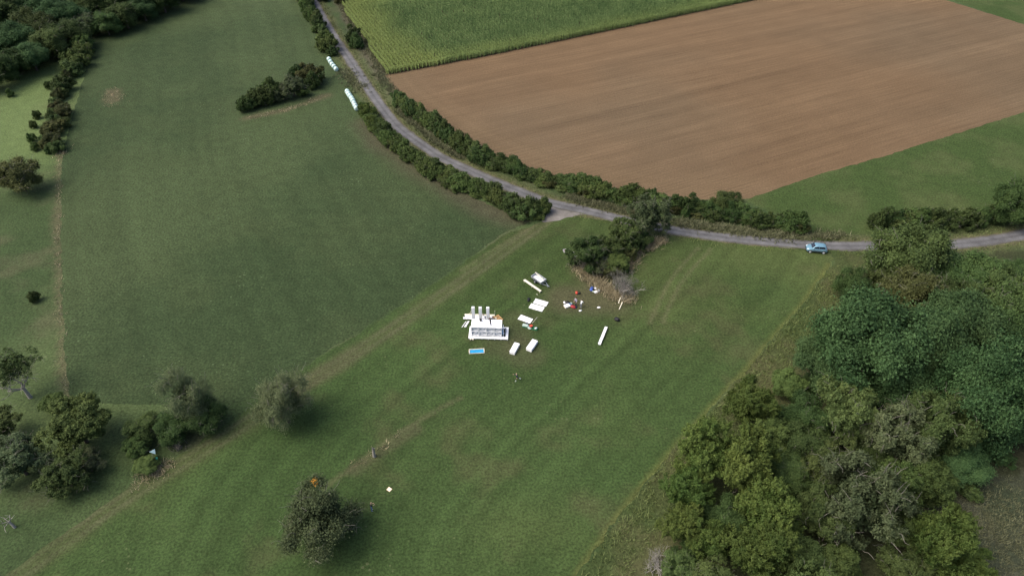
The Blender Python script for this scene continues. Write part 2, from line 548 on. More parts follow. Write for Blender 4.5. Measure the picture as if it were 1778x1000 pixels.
def col_plough(x, y):
    ca, sa = math.cos(PLOUGH_A), math.sin(PLOUGH_A)
    u, v = x * ca + y * sa, -x * sa + y * ca
    n = fbm(x, y, 45, 71); n2 = fbm(x, y, 5, 73)
    c = lerp(np.array([.172, .116, .066]), np.array([.160, .116, .070]), sstep(.3, .7, fbm(x, y, 70, 79)))
    st = fbm(u / 50, v + .8 * (n - .5), 2.2, 83, 3)
    st2 = fbm(u / 60, v, 11, 89, 3)
    d, _ = pdist(x, y, PLOUGH_LOW)
    head = 1 - sstep(7, 10, d + 4 * (n - .5))
    stb = fbm(d * 1.0, u / 40, 1.6, 97, 3)
    st = st * (1 - head) + stb * head
    c = c * (0.72 + .34 * st + .22 * st2)[:, None]
    c = c * (0.92 + .16 * n2)[:, None]
    c = lerp(c, np.array([.184, .130, .074]), (1 - sstep(2, 12, d)) * .45)
    return c


def sheet(name, poly, step, z, colfn, mat, edge_step=0.7, jag=0.35):
    b = resample(poly, edge_step, True)
    nx = (fbm(b[:, 0], b[:, 1], 1.6, 5) - .5) * 2 * jag * 1.6
    ny = (fbm(b[:, 0], b[:, 1], 1.6, 9) - .5) * 2 * jag * 1.6
    b = b + np.column_stack([nx, ny])
    x0, y0 = b.min(0); x1, y1 = b.max(0)
    gx, gy = np.meshgrid(np.arange(x0, x1, step), np.arange(y0, y1, step))
    gx = gx.ravel() + RNG.uniform(-.3, .3, gx.size) * step
    gy = gy.ravel() + RNG.uniform(-.3, .3, gy.size) * step
    m = inside(gx, gy, b)
    gx, gy = gx[m], gy[m]
    d, _ = pdist(gx, gy, resample(np.vstack([b, b[:1]]), 2.0)) if len(b) < 3 else (None, None)
    nb = len(b)
    pts = [Vector(p) for p in b] + [Vector((float(a), float(c))) for a, c in zip(gx, gy)]
    res = delaunay_2d_cdt(pts, [], [list(range(nb))], 1, 1e-4)
    v = np.array([(p.x, p.y) for p in res[0]])
    f = np.array([t for t in res[2] if len(t) == 3])
    # keep faces upward
    a, bb, c = v[f[:, 0]], v[f[:, 1]], v[f[:, 2]]
    flip = ((bb - a)[:, 0] * (c - a)[:, 1] - (bb - a)[:, 1] * (c - a)[:, 0]) < 0
    f[flip] = f[flip][:, ::-1]
    colr = np.column_stack([np.clip(colfn(v[:, 0], v[:, 1]) * ALB, 0.003, 1), np.ones(len(v))])
    me = np_mesh(name, np.column_stack([v, np.full(len(v), z)]), f, [mat], attrs={'col': ('FLOAT_COLOR', colr)})
    return tag(link(bpy.data.objects.new(name, me)), kind='structure')


def build_ground():
    xs = np.concatenate([[-4000, -1500, -600, -380], np.arange(-270, 271, 1.0), [380, 600, 1500, 4000]])
    ys = np.concatenate([[-3000, -600, -100], np.arange(22, 332, 1.0), [400, 600, 1500, 6000]])
    X, Y = np.meshgrid(xs, ys)
    nx, ny = len(xs), len(ys)
    i = np.arange(nx * ny).reshape(ny, nx)
    f = np.stack([i[:-1, :-1], i[:-1, 1:], i[1:, 1:], i[1:, :-1]], -1).reshape(-1, 4)
    x, y = X.ravel(), Y.ravel()
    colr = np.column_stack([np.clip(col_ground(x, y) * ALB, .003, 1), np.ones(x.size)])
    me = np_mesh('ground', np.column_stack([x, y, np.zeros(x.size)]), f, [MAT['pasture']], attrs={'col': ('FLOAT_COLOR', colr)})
    tag(link(bpy.data.objects.new('ground', me)), kind='structure')


def plough_mat():
    m, nt, b = new_mat('tilled_soil')
    at = N(nt, 'ShaderNodeAttribute', attribute_name='col')
    geo = N(nt, 'ShaderNodeNewGeometry')
    mp = N(nt, 'ShaderNodeMapping')
    mp.vector_type = 'TEXTURE'
    mp.inputs['Rotation'].default_value = (0, 0, PLOUGH_A)
    mp.inputs['Scale'].default_value = (22, 0.42, 1)
    nt.links.new(geo.outputs['Position'], mp.inputs['Vector'])
    n1 = N(nt, 'ShaderNodeTexNoise', Scale=1.0, Detail=3.0, Roughness=.6)
    nt.links.new(mp.outputs[0], n1.inputs['Vector'])
    n2 = N(nt, 'ShaderNodeTexNoise', Scale=2.6, Detail=4.0, Roughness=.75)
    nt.links.new(geo.outputs['Position'], n2.inputs['Vector'])
    r1 = N(nt, 'ShaderNodeMapRange')
    r1.inputs[1].default_value = .25; r1.inputs[2].default_value = .75; r1.inputs[3].default_value = .80; r1.inputs[4].default_value = 1.20
    r2 = N(nt, 'ShaderNodeMapRange')
    r2.inputs[1].default_value = .28; r2.inputs[2].default_value = .72; r2.inputs[3].default_value = .72; r2.inputs[4].default_value = 1.28
    nt.links.new(n1.outputs['Fac'], r1.inputs[0]); nt.links.new(n2.outputs['Fac'], r2.inputs[0])
    mu = N(nt, 'ShaderNodeMath', operation='MULTIPLY')
    nt.links.new(r1.outputs[0], mu.inputs[0]); nt.links.new(r2.outputs[0], mu.inputs[1])
    sc = N(nt, 'ShaderNodeVectorMath', operation='SCALE')
    nt.links.new(at.outputs['Color'], sc.inputs[0]); nt.links.new(mu.outputs[0], sc.inputs['Scale'])
    nt.links.new(sc.outputs[0], b.inputs['Base Color'])
    bp = N(nt, 'ShaderNodeBump', Strength=.5, Distance=.12)
    nt.links.new(n2.outputs['Fac'], bp.inputs['Height'])
    nt.links.new(bp.outputs[0], b.inputs['Normal'])
    b.inputs['Roughness'].default_value = .95
    b.inputs['Specular IOR Level'].default_value = .05
    return m


def road_mat():
    m, nt, b = new_mat('worn_asphalt')
    at = N(nt, 'ShaderNodeAttribute', attribute_name='col')
    geo = N(nt, 'ShaderNodeNewGeometry')
    n1 = N(nt, 'ShaderNodeTexNoise', Scale=.35, Detail=6.0, Roughness=.7)
    n2 = N(nt, 'ShaderNodeTexNoise', Scale=4.0, Detail=3.0, Roughness=.7)
    for n in (n1, n2):
        nt.links.new(geo.outputs['Position'], n.inputs['Vector'])
    r1 = N(nt, 'ShaderNodeMapRange')
    r1.inputs[1].default_value = .3; r1.inputs[2].default_value = .7; r1.inputs[3].default_value = .60; r1.inputs[4].default_value = 1.32
    r2 = N(nt, 'ShaderNodeMapRange')
    r2.inputs[1].default_value = .3; r2.inputs[2].default_value = .7; r2.inputs[3].default_value = .88; r2.inputs[4].default_value = 1.12
    nt.links.new(n1.outputs['Fac'], r1.inputs[0]); nt.links.new(n2.outputs['Fac'], r2.inputs[0])
    mu = N(nt, 'ShaderNodeMath', operation='MULTIPLY')
    nt.links.new(r1.outputs[0], mu.inputs[0]); nt.links.new(r2.outputs[0], mu.inputs[1])
    sc = N(nt, 'ShaderNodeVectorMath', operation='SCALE')
    nt.links.new(at.outputs['Color'], sc.inputs[0]); nt.links.new(mu.outputs[0], sc.inputs['Scale'])
    nt.links.new(sc.outputs[0], b.inputs['Base Color'])
    b.inputs['Roughness'].default_value = .85
    return m


MAT['plough'] = plough_mat()
MAT['road'] = road_mat()


def build_road():
    c = resample(ROAD, .6)
    t = np.gradient(c, axis=0)
    t /= np.hypot(t[:, 0], t[:, 1])[:, None]
    nrm = np.column_stack([-t[:, 1], t[:, 0]])
    k = np.linspace(-1, 1, 13)
    V, Cc = [], []
    for j, kk in enumerate(k):
        w = np.full(len(c), ROAD_W / 2)
        if abs(kk) == 1:
            w = w + (fbm(c[:, 0], c[:, 1], 1.3, 3 if kk > 0 else 8) - .5) * .7
        p = c + nrm * (w * kk)[:, None]
        crown = .012 + .03 * (1 - kk * kk)
        V.append(np.column_stack([p, np.full(len(c), crown)]))
        base = np.tile(np.array([.138, .138, .140]) * ALB, (len(c), 1))
        if abs(kk) > .8:
            base = base * np.array([.9, .86, .72])
        if abs(abs(kk) - .5) < .17:
            base = base * 1.16
        if abs(kk) < .1:
            base = base * .82
        Cc.append(base)
    V = np.stack(V, 1).reshape(-1, 3)
    Cc = np.stack(Cc, 1).reshape(-1, 3)
    n, m_ = len(c), len(k)
    i = np.arange(n * m_).reshape(n, m_)
    f = np.stack([i[:-1, :-1], i[:-1, 1:], i[1:, 1:], i[1:, :-1]], -1).reshape(-1, 4)[:, ::-1]
    me = np_mesh('road', V, f, [MAT['road']], attrs={'col': ('FLOAT_COLOR', np.column_stack([Cc, np.ones(len(Cc))]))})
    tag(link(bpy.data.objects.new('road', me)), kind='structure')


build_ground()
sheet('crop_field', CROP, 1.0, .004, col_crop, MAT['crop'])
sheet('meadow', MEADOW, .55, .008, col_meadow, MAT['grass'])
sheet('ploughed_field', PLOUGH, 1.0, .004, col_plough, MAT['plough'], jag=.25)
sheet('maize_field_soil', MAIZE, 2.0, .008, lambda x, y: np.tile(np.array([.09, .07, .045]), (len(x), 1)), MAT['plough'], 1.5, .2)


def col_apron(x, y):
    n = fbm(x, y, 3, 7)
    return lerp(np.array([.20, .185, .165]), np.array([.27, .25, .225]), sstep(.3, .7, n))


sheet('gravel_apron', APRON, .6, .0105, col_apron, MAT['road'], .4, .3)
build_road()

# ------------------------------------------------------------------ vegetation prototypes
def rand_dirs(rng, n):
    v = rng.normal(size=(n, 3))
    return v / np.linalg.norm(v, axis=1)[:, None]


def leaves_from(rng, pos, nrm, size, aspect=0.62, droop=0.0):
    """one diamond-shaped, slightly folded leaf spray per position; (v, f)"""
    n = len(pos)
    ref = rand_dirs(rng, n)
    t = np.cross(nrm, ref)
    t /= np.linalg.norm(t, axis=1)[:, None] + 1e-9
    if droop:
        t = t + np.array([0, 0, -droop])
        t /= np.linalg.norm(t, axis=1)[:, None]
    b = np.cross(nrm, t)
    b /= np.linalg.norm(b, axis=1)[:, None] + 1e-9
    s = size[:, None]
    fold = nrm * s * rng.uniform(-.25, .1, (n, 1))
    v = np.stack([pos - t * s * .8 + b * s * aspect, pos - t * s * .8 - b * s * aspect + fold, pos + t * s * 1.1], 1).reshape(-1, 3)
    f = np.arange(n * 3).reshape(n, 3)
    return v, f


def tube(path, radii, sides=5):
    path = np.asarray(path, float)
    n = len(path)
    d = np.gradient(path, axis=0)
    d /= np.linalg.norm(d, axis=1)[:, None] + 1e-9
    up = np.where(np.abs(d[:, 2:3]) > .9, np.array([[1., 0, 0]]), np.array([[0, 0, 1.]]))
    a = np.cross(d, up); a /= np.linalg.norm(a, axis=1)[:, None]
    b = np.cross(d, a)
    ang = np.linspace(0, 2 * math.pi, sides, endpoint=False)
    v = path[:, None, :] + (a[:, None, :] * np.cos(ang)[None, :, None] + b[:, None, :] * np.sin(ang)[None, :, None]) * np.asarray(radii)[:, None, None]
    v = v.reshape(-1, 3)
    i = np.arange(n * sides).reshape(n, sides)
    j = np.roll(i, -1, 1)
    f = np.stack([i[:-1], j[:-1], j[1:], i[1:]], -1).reshape(-1, 4)
    return v, f


def merge(parts):
    V, F, o = [], [], 0
    for v, f in parts:
        V.append(v); F.append(f + o); o += len(v)
    return np.vstack(V), np.vstack(F)


def branch_set(rng, start, dirn, length, radius, depth, parts, tips, spread=.65, kids=3, up=.15, sides=5):
    n = 5
    p = np.array(start, float); d = np.array(dirn, float)
    path = [p.copy()]
    for k in range(n):
        d = d + rng.normal(size=3) * .16 + np.array([0, 0, up * .3])
        d /= np.linalg.norm(d)
        p = p + d * length / n
        path.append(p.copy())
    rad = np.linspace(radius, radius * .45, n + 1)
    parts.append(tube(path, rad, sides if depth > 1 else 3))
    tips.append(p.copy())
    if depth <= 0:
        return
    for k in range(kids):
        t = rng.uniform(.45, 1.0)
        q = path[min(n, int(round(t * n)))]
        nd = d + rand_dirs(rng, 1)[0] * spread * 1.5
        nd[2] += up
        nd /= np.linalg.norm(nd)
        branch_set(rng, q, nd, length * rng.uniform(.55, .8), radius * .5, depth - 1, parts, tips, spread, kids, up, sides)


def crown_mesh(name, seed, mat, width=8., height=7., base=1.2, lobes=11, subs=15, leaves=44, lsize=.26, lob_r=.40, sub_r=.13,
               spike=0., droop=0., aspect=.62, twigs=0, flat=0., warm=0., ragged=.08):
    rng = np.random.default_rng(seed)
    R, Hh = width / 2, (height - base) / 2
    subs, leaves, lsize, sub_r = int(subs * 1.75), int(leaves * (1.15 if 'blue' in mat else 1.75)), lsize * (.80 if 'blue' in mat else .68), sub_r * .86
    c0 = np.array([0, 0, base + Hh])
    P, Nn, S, T, W = [], [], [], [], []
    twig_parts = []
    # lobes: a golden-spiral spread over the ellipsoid, uneven in size and reach
    for li in range(lobes):
        z = 1 - 1.75 * (li + .5) / lobes
        ph = li * 2.39996 + rng.uniform(-.5, .5)
        r = math.sqrt(max(0, 1 - z * z))
        if rng.random() < ragged:
            continue
        reach = rng.uniform(.36, .86 + ragged * .45)
        lc = c0 + np.array([math.cos(ph) * r * R, math.sin(ph) * r * R, z * Hh]) * reach
        lr = np.array([R, R, Hh * (1 - flat * .4)]) * lob_r * rng.uniform(.65, 1.35)
        lt = rng.uniform(0, 1)
        for si in range(subs):
            dv = rand_dirs(rng, 1)[0]
            if dv[2] < -.35 and rng.random() < .7:
                dv[2] = -dv[2]
            out = (lc - c0) / np.array([R, R, Hh])
            dv = dv + out * .7
            dv /= np.linalg.norm(dv)
            sc = lc + dv * lr * rng.uniform(.7, 1.08)
            sr = sub_r * R * rng.uniform(.6, 1.35)
            k = int(leaves * rng.uniform(.6, 1.4))
            g = rng.normal(size=(k, 3)) * sr * .62
            axis = dv + np.array([0, 0, .7])
            axis /= np.linalg.norm(axis)
            if spike:
                a = rng.uniform(-.4, 1.0, k) * spike * R * rng.uniform(.4, 1.0)
                taper = np.clip(1 - np.abs(a) / (spike * R), .15, 1)
                g = g * taper[:, None] * .7 + axis[None] * a[:, None]
            if droop:
                g[:, 2] -= np.abs(rng.normal(size=k)) * droop * R
            pos = sc + g
            keep = pos[:, 2] > .15
            pos = pos[keep]
            nn = dv[None] * .7 + rand_dirs(rng, len(pos)) * .75 + np.array([0, 0, .35])
            nn /= np.linalg.norm(nn, axis=1)[:, None]
            P.append(pos); Nn.append(nn)
            S.append(lsize * rng.uniform(.55, 1.25, len(pos)))
            st = np.clip(.35 * lt + .4 * rng.uniform(0, 1) + .45 * rng.uniform(0, 1, len(pos)) - .05, 0, 1)
            T.append(st)
            wv = 1.0 if rng.random() < warm else 0.0
            W.append(np.full(len(pos), wv) * (rng.random(len(pos)) < .8))
            if twigs and rng.random() < twigs:
                q = sc + dv * sr * .6
                path = [q]
                dd = axis.copy()
                for _ in range(4):
                    dd = dd + rng.normal(size=3) * .35 + np.array([0, 0, -.15])
                    dd /= np.linalg.norm(dd)
                    q = q + dd * .09 * R
                    path.append(q)
                twig_parts.append(tube(path, np.linspace(.026, .012, 5), 3))
    P = np.vstack(P); Nn = np.vstack(Nn); S = np.concatenate(S); T = np.concatenate(T); W = np.concatenate(W)
    # inner foliage closing the view through the crown, shade put into its darker tone
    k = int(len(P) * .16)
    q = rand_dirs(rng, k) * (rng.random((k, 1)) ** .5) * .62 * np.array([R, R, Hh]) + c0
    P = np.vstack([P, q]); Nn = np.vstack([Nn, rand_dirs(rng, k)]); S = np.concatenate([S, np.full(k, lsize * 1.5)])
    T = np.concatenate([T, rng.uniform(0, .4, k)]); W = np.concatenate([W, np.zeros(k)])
    v, f = leaves_from(rng, P, Nn, S, aspect, .5 if droop else 0.)
    mi = np.zeros(len(f), int)
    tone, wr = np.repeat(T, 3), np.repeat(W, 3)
    if twig_parts:
        tv, tf = merge(twig_parts)
        tf = np.vstack([tf[:, [0, 1, 2]], tf[:, [0, 2, 3]]])
        f = np.vstack([f, tf + len(v)])
        mi = np.concatenate([mi, np.ones(len(tf), int)])
        v = np.vstack([v, tv])
        tone = np.concatenate([tone, np.zeros(len(tv))]); wr = np.concatenate([wr, np.zeros(len(tv))])
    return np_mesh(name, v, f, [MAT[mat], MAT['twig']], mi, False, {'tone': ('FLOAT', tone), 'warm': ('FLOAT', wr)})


def trunk_mesh(name, seed, height=7., width=8., r=.22, fork=.32, mat='bark', kids=6):
    rng = np.random.default_rng(seed)
    parts = []
    hz = height * fork
    path = [(0, 0, -.15), (rng.normal() * .06, rng.normal() * .06, hz * .5), (rng.normal() * .15, rng.normal() * .15, hz)]
    parts.append(tube(path, [r * 1.35, r, r * .85], 8))
    top = np.array(path[-1], float)
    for k in range(kids):
        a = 2 * math.pi * k / kids + rng.uniform(-.4, .4)
        el = rng.uniform(.5, 1.2)
        d = np.array([math.cos(a) * math.cos(el), math.sin(a) * math.cos(el), math.sin(el)])
        branch_set(rng, top - np.array([0, 0, rng.uniform(0, .25) * hz]), d, width * .3, r * .5, 1, parts, [], .5, 3, .2, 5)
    v, f = merge(parts)
    return np_mesh(name, v, f, [MAT[mat]], None, True)


# (crown meshes, trunk meshes, nominal width, nominal height)
SPEC = {}


def spec(key, mat, seeds, width, height, base, trunk_r=.2, fork=.3, **kw):
    cm = [crown_mesh('crown_' + key, s, mat, width, height, base, **kw) for s in seeds]
    tm = [trunk_mesh('trunk_' + key, s + 500, height, width, trunk_r, fork) for s in seeds]
    SPEC[key] = (cm, tm, width, height)


spec('blue', 'leaf_blue', (11, 12, 13), 9.5, 9.5, 1.4, .28, lobes=31, subs=22, leaves=52, lsize=0.150, lob_r=0.27, sub_r=0.150, aspect=.75)
spec('dark', 'leaf_dark', (21, 22, 23), 7.5, 7.2, .7, .2, lobes=26, subs=17, leaves=38, lsize=0.181, lob_r=0.29, sub_r=0.150, twigs=.05)
spec('olive', 'leaf_olive', (31, 32, 33), 7.0, 6.6, .6, .18, lobes=24, subs=17, leaves=36, lsize=0.163, lob_r=0.29, sub_r=0.150, spike=.16, twigs=.10, ragged=.2)
spec('yellow', 'leaf_yellow', (41, 42, 43), 6.5, 7.0, .4, .15, lobes=22, subs=16, leaves=38, lsize=0.155, lob_r=0.29, sub_r=0.138, spike=.26)
spec('mid', 'leaf_mid', (51, 52), 7.0, 6.4, .5, .18, lobes=24, subs=17, leaves=36, lsize=0.172, lob_r=0.30, sub_r=0.150, spike=.08)
spec('willow', 'leaf_willow', (61, 62), 6.6, 7.2, .2, .2, lobes=22, subs=17, leaves=36, lsize=0.146, lob_r=0.30, sub_r=0.138, droop=.10, aspect=.35, twigs=.15, ragged=.2)
spec('fruit', 'leaf_fruit', (71, 72), 7.4, 6.4, .8, .2, lobes=24, subs=16, leaves=36, lsize=0.155, lob_r=0.29, sub_r=0.150, droop=.05, twigs=.10, warm=.007, ragged=.2)
spec('brown', 'leaf_brown', (81,), 6.4, 5.4, .7, .18, lobes=22, subs=16, leaves=36, lsize=0.163, lob_r=0.30, sub_r=0.150, twigs=.12)
spec('pale', 'leaf_grey', (91,), 7.0, 6.0, .5, .18, lobes=22, subs=16, leaves=30, lsize=0.155, lob_r=0.29, sub_r=0.150, spike=.14, twigs=.16, ragged=.2)
SPEC_ORD = {k: 0 for k in SPEC}

# hedge shrubs: leaves and stems in one mesh each
SHRUB = {}
for key, mat, seeds in (('dark', 'leaf_dark', (101, 102, 103)), ('mid', 'leaf_mid', (111, 112, 113)), ('yellow', 'leaf_yellow', (121,)), ('olive', 'leaf_olive', (131, 132)), ('brown', 'leaf_brown', (141, 142))):
    SHRUB[key] = [crown_mesh('shrub_' + key, s, mat, 4.2, 3.3, -.5, lobes=15, subs=13, leaves=30, lsize=.17, lob_r=.36, sub_r=.2, spike=.30 if key in ('mid', 'yellow', 'olive') else .22, twigs=.06, ragged=.15) for s in seeds]


def tree(px, py, wpx, key, label, group=None, cat='tree', name='tree', hs=1.0, rot=None):
    """crown centre and crown width as seen in the photograph; stands on the ground below it"""
    cms, tms, w0, h0 = SPEC[key]
    i = SPEC_ORD[key]; SPEC_ORD[key] += 1
    hc = 4.0
    for _ in range(3):
        w = wpx * mpp(px, py, hc)
        s = w / (w0 * 1.06)
        hc = .55 * h0 * s * hs
    p = G(px, py, hc)
    e = link(bpy.data.objects.new(name, None))
    e.empty_display_size = .5
    e.location = (p.x, p.y, 0)
    e.rotation_euler = (0, 0, random.uniform(0, 6.28) if rot is None else rot)
    e.scale = (s, s * random.uniform(.94, 1.06), s * hs)
    tag(e, label, cat, group)
    t = link(bpy.data.objects.new('trunk', tms[i % len(tms)]), e)
    c = link(bpy.data.objects.new('crown', cms[i % len(cms)]), e)
    return e


def shrub(x, y, w, h, key, label, group, name='hedge_shrub', cat='shrub'):
    me = SHRUB[key][random.randrange(len(SHRUB[key]))]
    o = link(bpy.data.objects.new(name, me))
    o.location = (x, y, 0)
    o.rotation_euler = (0, 0, random.uniform(0, 6.28))
    s = w / 4.3
    o.scale = (s, s, h / 3.35)
    return tag(o, label, cat, group)


def hedge(front_px, w, h, keys, label, group, step=1.9, back=(0, 1), var=.3, name='hedge_shrub'):
    """row of shrubs whose near foot follows the line; 'back' is the direction the hedge lies from it"""
    line = resample(GP(front_px), step)
    bv = np.array(back, float); bv /= np.hypot(*bv)
    for k, (x, y) in enumerate(line):
        r = fbm(np.array([x]), np.array([y]), 7, 3)[0]
        ww = w * .88 * (1 + random.uniform(-var, var)) * (.8 + .4 * r)
        hh = h * (1 + random.uniform(-var, var)) * (.65 + .7 * r)
        o = bv * (w * .42 + random.uniform(-.8, .8))
        ob = shrub(x + o[0] + random.uniform(-.3, .3), y + o[1], ww, hh, keys[random.randrange(len(keys))] if len(keys) > 1 else keys[0], label, group, name)
        q = line[min(k + 1, len(line) - 1)] - line[max(k - 1, 0)]
        ob.rotation_euler.z = math.atan2(q[1], q[0]) + random.choice((0, math.pi)) + random.uniform(-.5, .5)
        ob.scale.x *= random.uniform(1.1, 1.5)
        ob.scale.y *= random.uniform(.8, 1.0) * random.choice((-1, 1))


# ------------------------------------------------------------------ hedges
hedge([(684, 180), (720, 211), (775, 250), (820, 280), (845, 292), (895, 312), (945, 325), (995, 335), (1038, 346), (1090, 359), (1173, 372), (1220, 378), (1272, 388), (1324, 399), (1378, 404)],
      4.0, 3.2, ('dark', 'dark', 'dark', 'mid'), 'dark green shrub in the hedge between the lane and the ploughed field', 'shrubs of the hedge along the ploughed field', 1.15, (.45, 1))
hedge([(632, 205), (657, 242), (687, 267), (720, 293), (752, 314), (782, 327), (820, 342), (857, 357), (890, 374), (915, 384), (938, 376)],
      4.0, 3.1, ('mid', 'mid', 'dark', 'olive', 'mid'), 'green shrub in the hedge between the lane and the dark crop field', 'shrubs of the hedge along the crop field', 1.15, (.5, 1))
for px, py, w, h in ((640, 205, 4.0, 3.0), (650, 222, 3.6, 2.6), (660, 232, 4.0, 2.8), (632, 195, 3.0, 2.2)):
    p = G(px, py)
    shrub(p.x, p.y, w, h, 'yellow', 'yellow-green shrub at the bale end of the crop field hedge', 'yellow-green shrubs beside the lower bale row', 'hedge_shrub')
hedge([(522, 4), (530, 30), (541, 46), (551, 58)], 4.6, 3.6, ('mid', 'dark', 'dark'), 'dark green shrub of the clipped hedge block beside the far lane', 'shrubs of the hedge block by the far lane', 2.0, (.3, 1))
for px, py, w, h in ((570, 88, 5.2, 4.2), (566, 78, 5.0, 4.0), (578, 96, 3.6, 2.6)):
    p = G(px, py)
    shrub(p.x, p.y, w, h, 'dark' if w < 4 else 'mid', 'rounded green shrub on the verge above the upper bale row', 'rounded shrubs above the upper bale row', 'roadside_shrub')
for px, py, w, h in ((616, 76, 5.0, 5.2), (621, 84, 4.0, 4.0)):
    p = G(px, py)
    shrub(p.x, p.y, w, h, 'dark', 'tall dark shrub standing between the lane and the maize', 'tall dark shrubs beside the maize', 'roadside_shrub')
p = G(562, 2); shrub(p.x, p.y, 4, 3, 'dark', 'small dark shrub on the lane verge at the far end of the maize', None, 'roadside_shrub')
p = G(592, 6); shrub(p.x, p.y, 4, 3, 'brown', 'brownish shrub on the weedy strip beside the far maize rows', None, 'roadside_shrub')
hedge([(1524, 405), (1574, 404), (1639, 406), (1704, 398), (1745, 393), (1800, 386)], 4.6, 3.2, ('dark', 'dark', 'mid', 'olive'),
      'dark shrub in the hedge between the lane and the fresh green field', 'shrubs of the hedge along the green field', 1.9, (0, 1))
tree(1760, 352, 80, 'dark', 'large dark bushy tree at the end of the green field hedge', name='hedge_tree')
tree(1262, 350, 52, 'dark', 'dark tree rising above the hedge at the low corner of the ploughed field', name='hedge_tree', hs=.8)
# hedge on the edge between pasture and crop
for px, py, w, h, k in ((148, 90, 6.5, 4.6, 'mid'), (141, 103, 6.5, 4.6, 'mid'), (134, 118, 6.5, 4.4, 'mid'), (126, 131, 5.5, 3.6, 'olive')):
    p = G(px, py)
    shrub(p.x, p.y, w, h, k, 'rounded green shrub between pasture and crop close to the forest', 'green shrubs between pasture and crop')
for px, py, w, h, k in ((116, 158, 5.6, 4.0, 'dark'), (108, 166, 4.0, 3.0, 'dark')):
    p = G(px, py)
    shrub(p.x, p.y, w, h, k, 'dark shrub in the middle of the row between pasture and crop', 'dark shrubs between pasture and crop')
for px, py, w, h, k in ((112, 198, 4.4, 2.6, 'brown'), (104, 212, 4.8, 3.0, 'brown'), (98, 232, 5.0, 3.2, 'brown'), (95, 252, 4.6, 3.0, 'brown'), (102, 262, 3.4, 2.4, 'olive'), (106, 222, 4.0, 2.6, 'olive')):
    p = G(px, py)
    shrub(p.x, p.y, w, h, k, 'browning shrub at the open end of the row between pasture and crop', 'browning shrubs between pasture and crop')
for px, py in ((66, 206), (61, 222), (57, 246), (62, 261), (64, 522), (20, 168), (86, 155)):
    p = G(px, py)
    shrub(p.x, p.y, 1.9, 2.0, 'mid' if py < 500 else 'dark', 'small green sapling standing alone in the pasture grass', 'small saplings in the pasture', 'sapling', 'sapling')
# thicket in the crop field
for px, py, w, h, k in ((432, 192, 4.6, 3.6, 'dark'), (446, 186, 4.4, 3.8, 'dark'), (440, 178, 4.4, 3.4, 'dark'), (462, 180, 5, 4.6, 'dark'), (478, 172, 5, 5, 'dark'), (470, 166, 5, 4.4, 'olive'),
                        (545, 152, 4.6, 4.2, 'dark'), (535, 144, 5.4, 4.8, 'brown'), (552, 142, 4.6, 4.2, 'brown'), (520, 140, 5, 4.6, 'dark'), (528, 165, 3.5, 2.6, 'mid')):
    p = G(px, py)
    shrub(p.x, p.y, w, h, k, 'dark shrub of the thicket island in the crop field', 'shrubs of the thicket island', 'thicket_shrub')
tree(508, 150, 46, 'pale', 'grey twiggy tree in the heart of the thicket island', name='thicket_tree', hs=.9)
tree(487, 162, 36, 'pale', 'smaller greyish tree on the near side of the thicket island', name='thicket_tree', hs=.8)

hedge([(158, 72), (146, 100), (128, 138), (116, 165), (112, 190), (104, 215), (97, 245), (98, 266)], 3.4, 2.4, ('mid', 'brown', 'olive', 'brown'), 'low shrub filling the row between pasture and crop', 'low shrubs between pasture and crop', 2.6, (-.3, 0))
for lab_, grp_, line_, bk_ in (('small low bush at the foot of the hedge along the ploughed field', 'low bushes under the ploughed field hedge', [(684, 182), (775, 252), (845, 294), (945, 327), (1038, 348), (1173, 374), (1272, 390), (1390, 407)], (.45, 1)),
                               ('small low bush at the foot of the hedge along the crop field', 'low bushes under the crop field hedge', [(636, 212), (687, 269), (752, 316), (820, 344), (890, 376), (930, 384)], (.5, 1))):
    hedge(line_, 2.4, 1.7, ('mid', 'dark', 'olive', 'brown'), lab_, grp_, 2.4, bk_, .4, 'hedge_foot_bush')
# ------------------------------------------------------------------ trees standing alone or in small groups
tree(30, 306, 74, 'brown', 'brown-green spreading tree alone in the pasture', hs=.95)
tree(132, 738, 118, 'mid', 'round dark tree below the crop field corner', hs=.85)
tree(28, 800, 104, 'pale', 'loose grey-green tree beside the round dark tree in the pasture', hs=.85)
tree(92, 700, 50, 'mid', 'small green tree behind the round dark tree', hs=.8)
tree(112, 822, 84, 'olive', 'olive tree with thin foliage on the track side of the pasture trees', hs=.85)
tree(152, 805, 60, 'pale', 'greyish twiggy tree against the olive one near the track', hs=.75)
tree(-10, 745, 74, 'olive', 'green tree at the outer end of the pasture tree group', hs=.8)
tree(325, 690, 92, 'willow', 'tall grey-green willow beside the field track', hs=1.25)
tree(352, 722, 76, 'dark', 'dark bush-like tree leaning to the track below the willow', hs=.75)
tree(300, 735, 70, 'dark', 'dark low tree over the hollow with the sign', hs=.75)
tree(248, 745, 62, 'dark', 'dark green tree on the pasture side of the hollow', hs=.8)
tree(238, 775, 46, 'mid', 'green bush in front of the hollow near the sign', name='bush', cat='bush', hs=.9)
tree(255, 806, 50, 'mid', 'low green bush between the sign and the track', name='bush', cat='bush', hs=.55)
tree(488, 692, 98, 'willow', 'grey-olive willow alone on the track between crop and meadow', hs=1.15)
tree(552, 898, 138, 'fruit', 'old fruit tree with orange leaves in the near meadow', hs=.95)
tree(1125, 376, 78, 'pale', 'grey-green tree overhanging the lane', hs=1.15)
tree(1085, 408, 62, 'olive', 'olive tree between the lane tree and the thicket', hs=1.0)
tree(1022, 438, 74, 'olive', 'spreading olive tree over the scattered white scraps', hs=.85)
tree(1052, 432, 56, 'olive', 'green tree in the middle of the meadow clump', hs=.95)
tree(1068, 457, 48, 'mid', 'dark bush on the meadow side of the clump', name='bush', cat='bush', hs=.7)
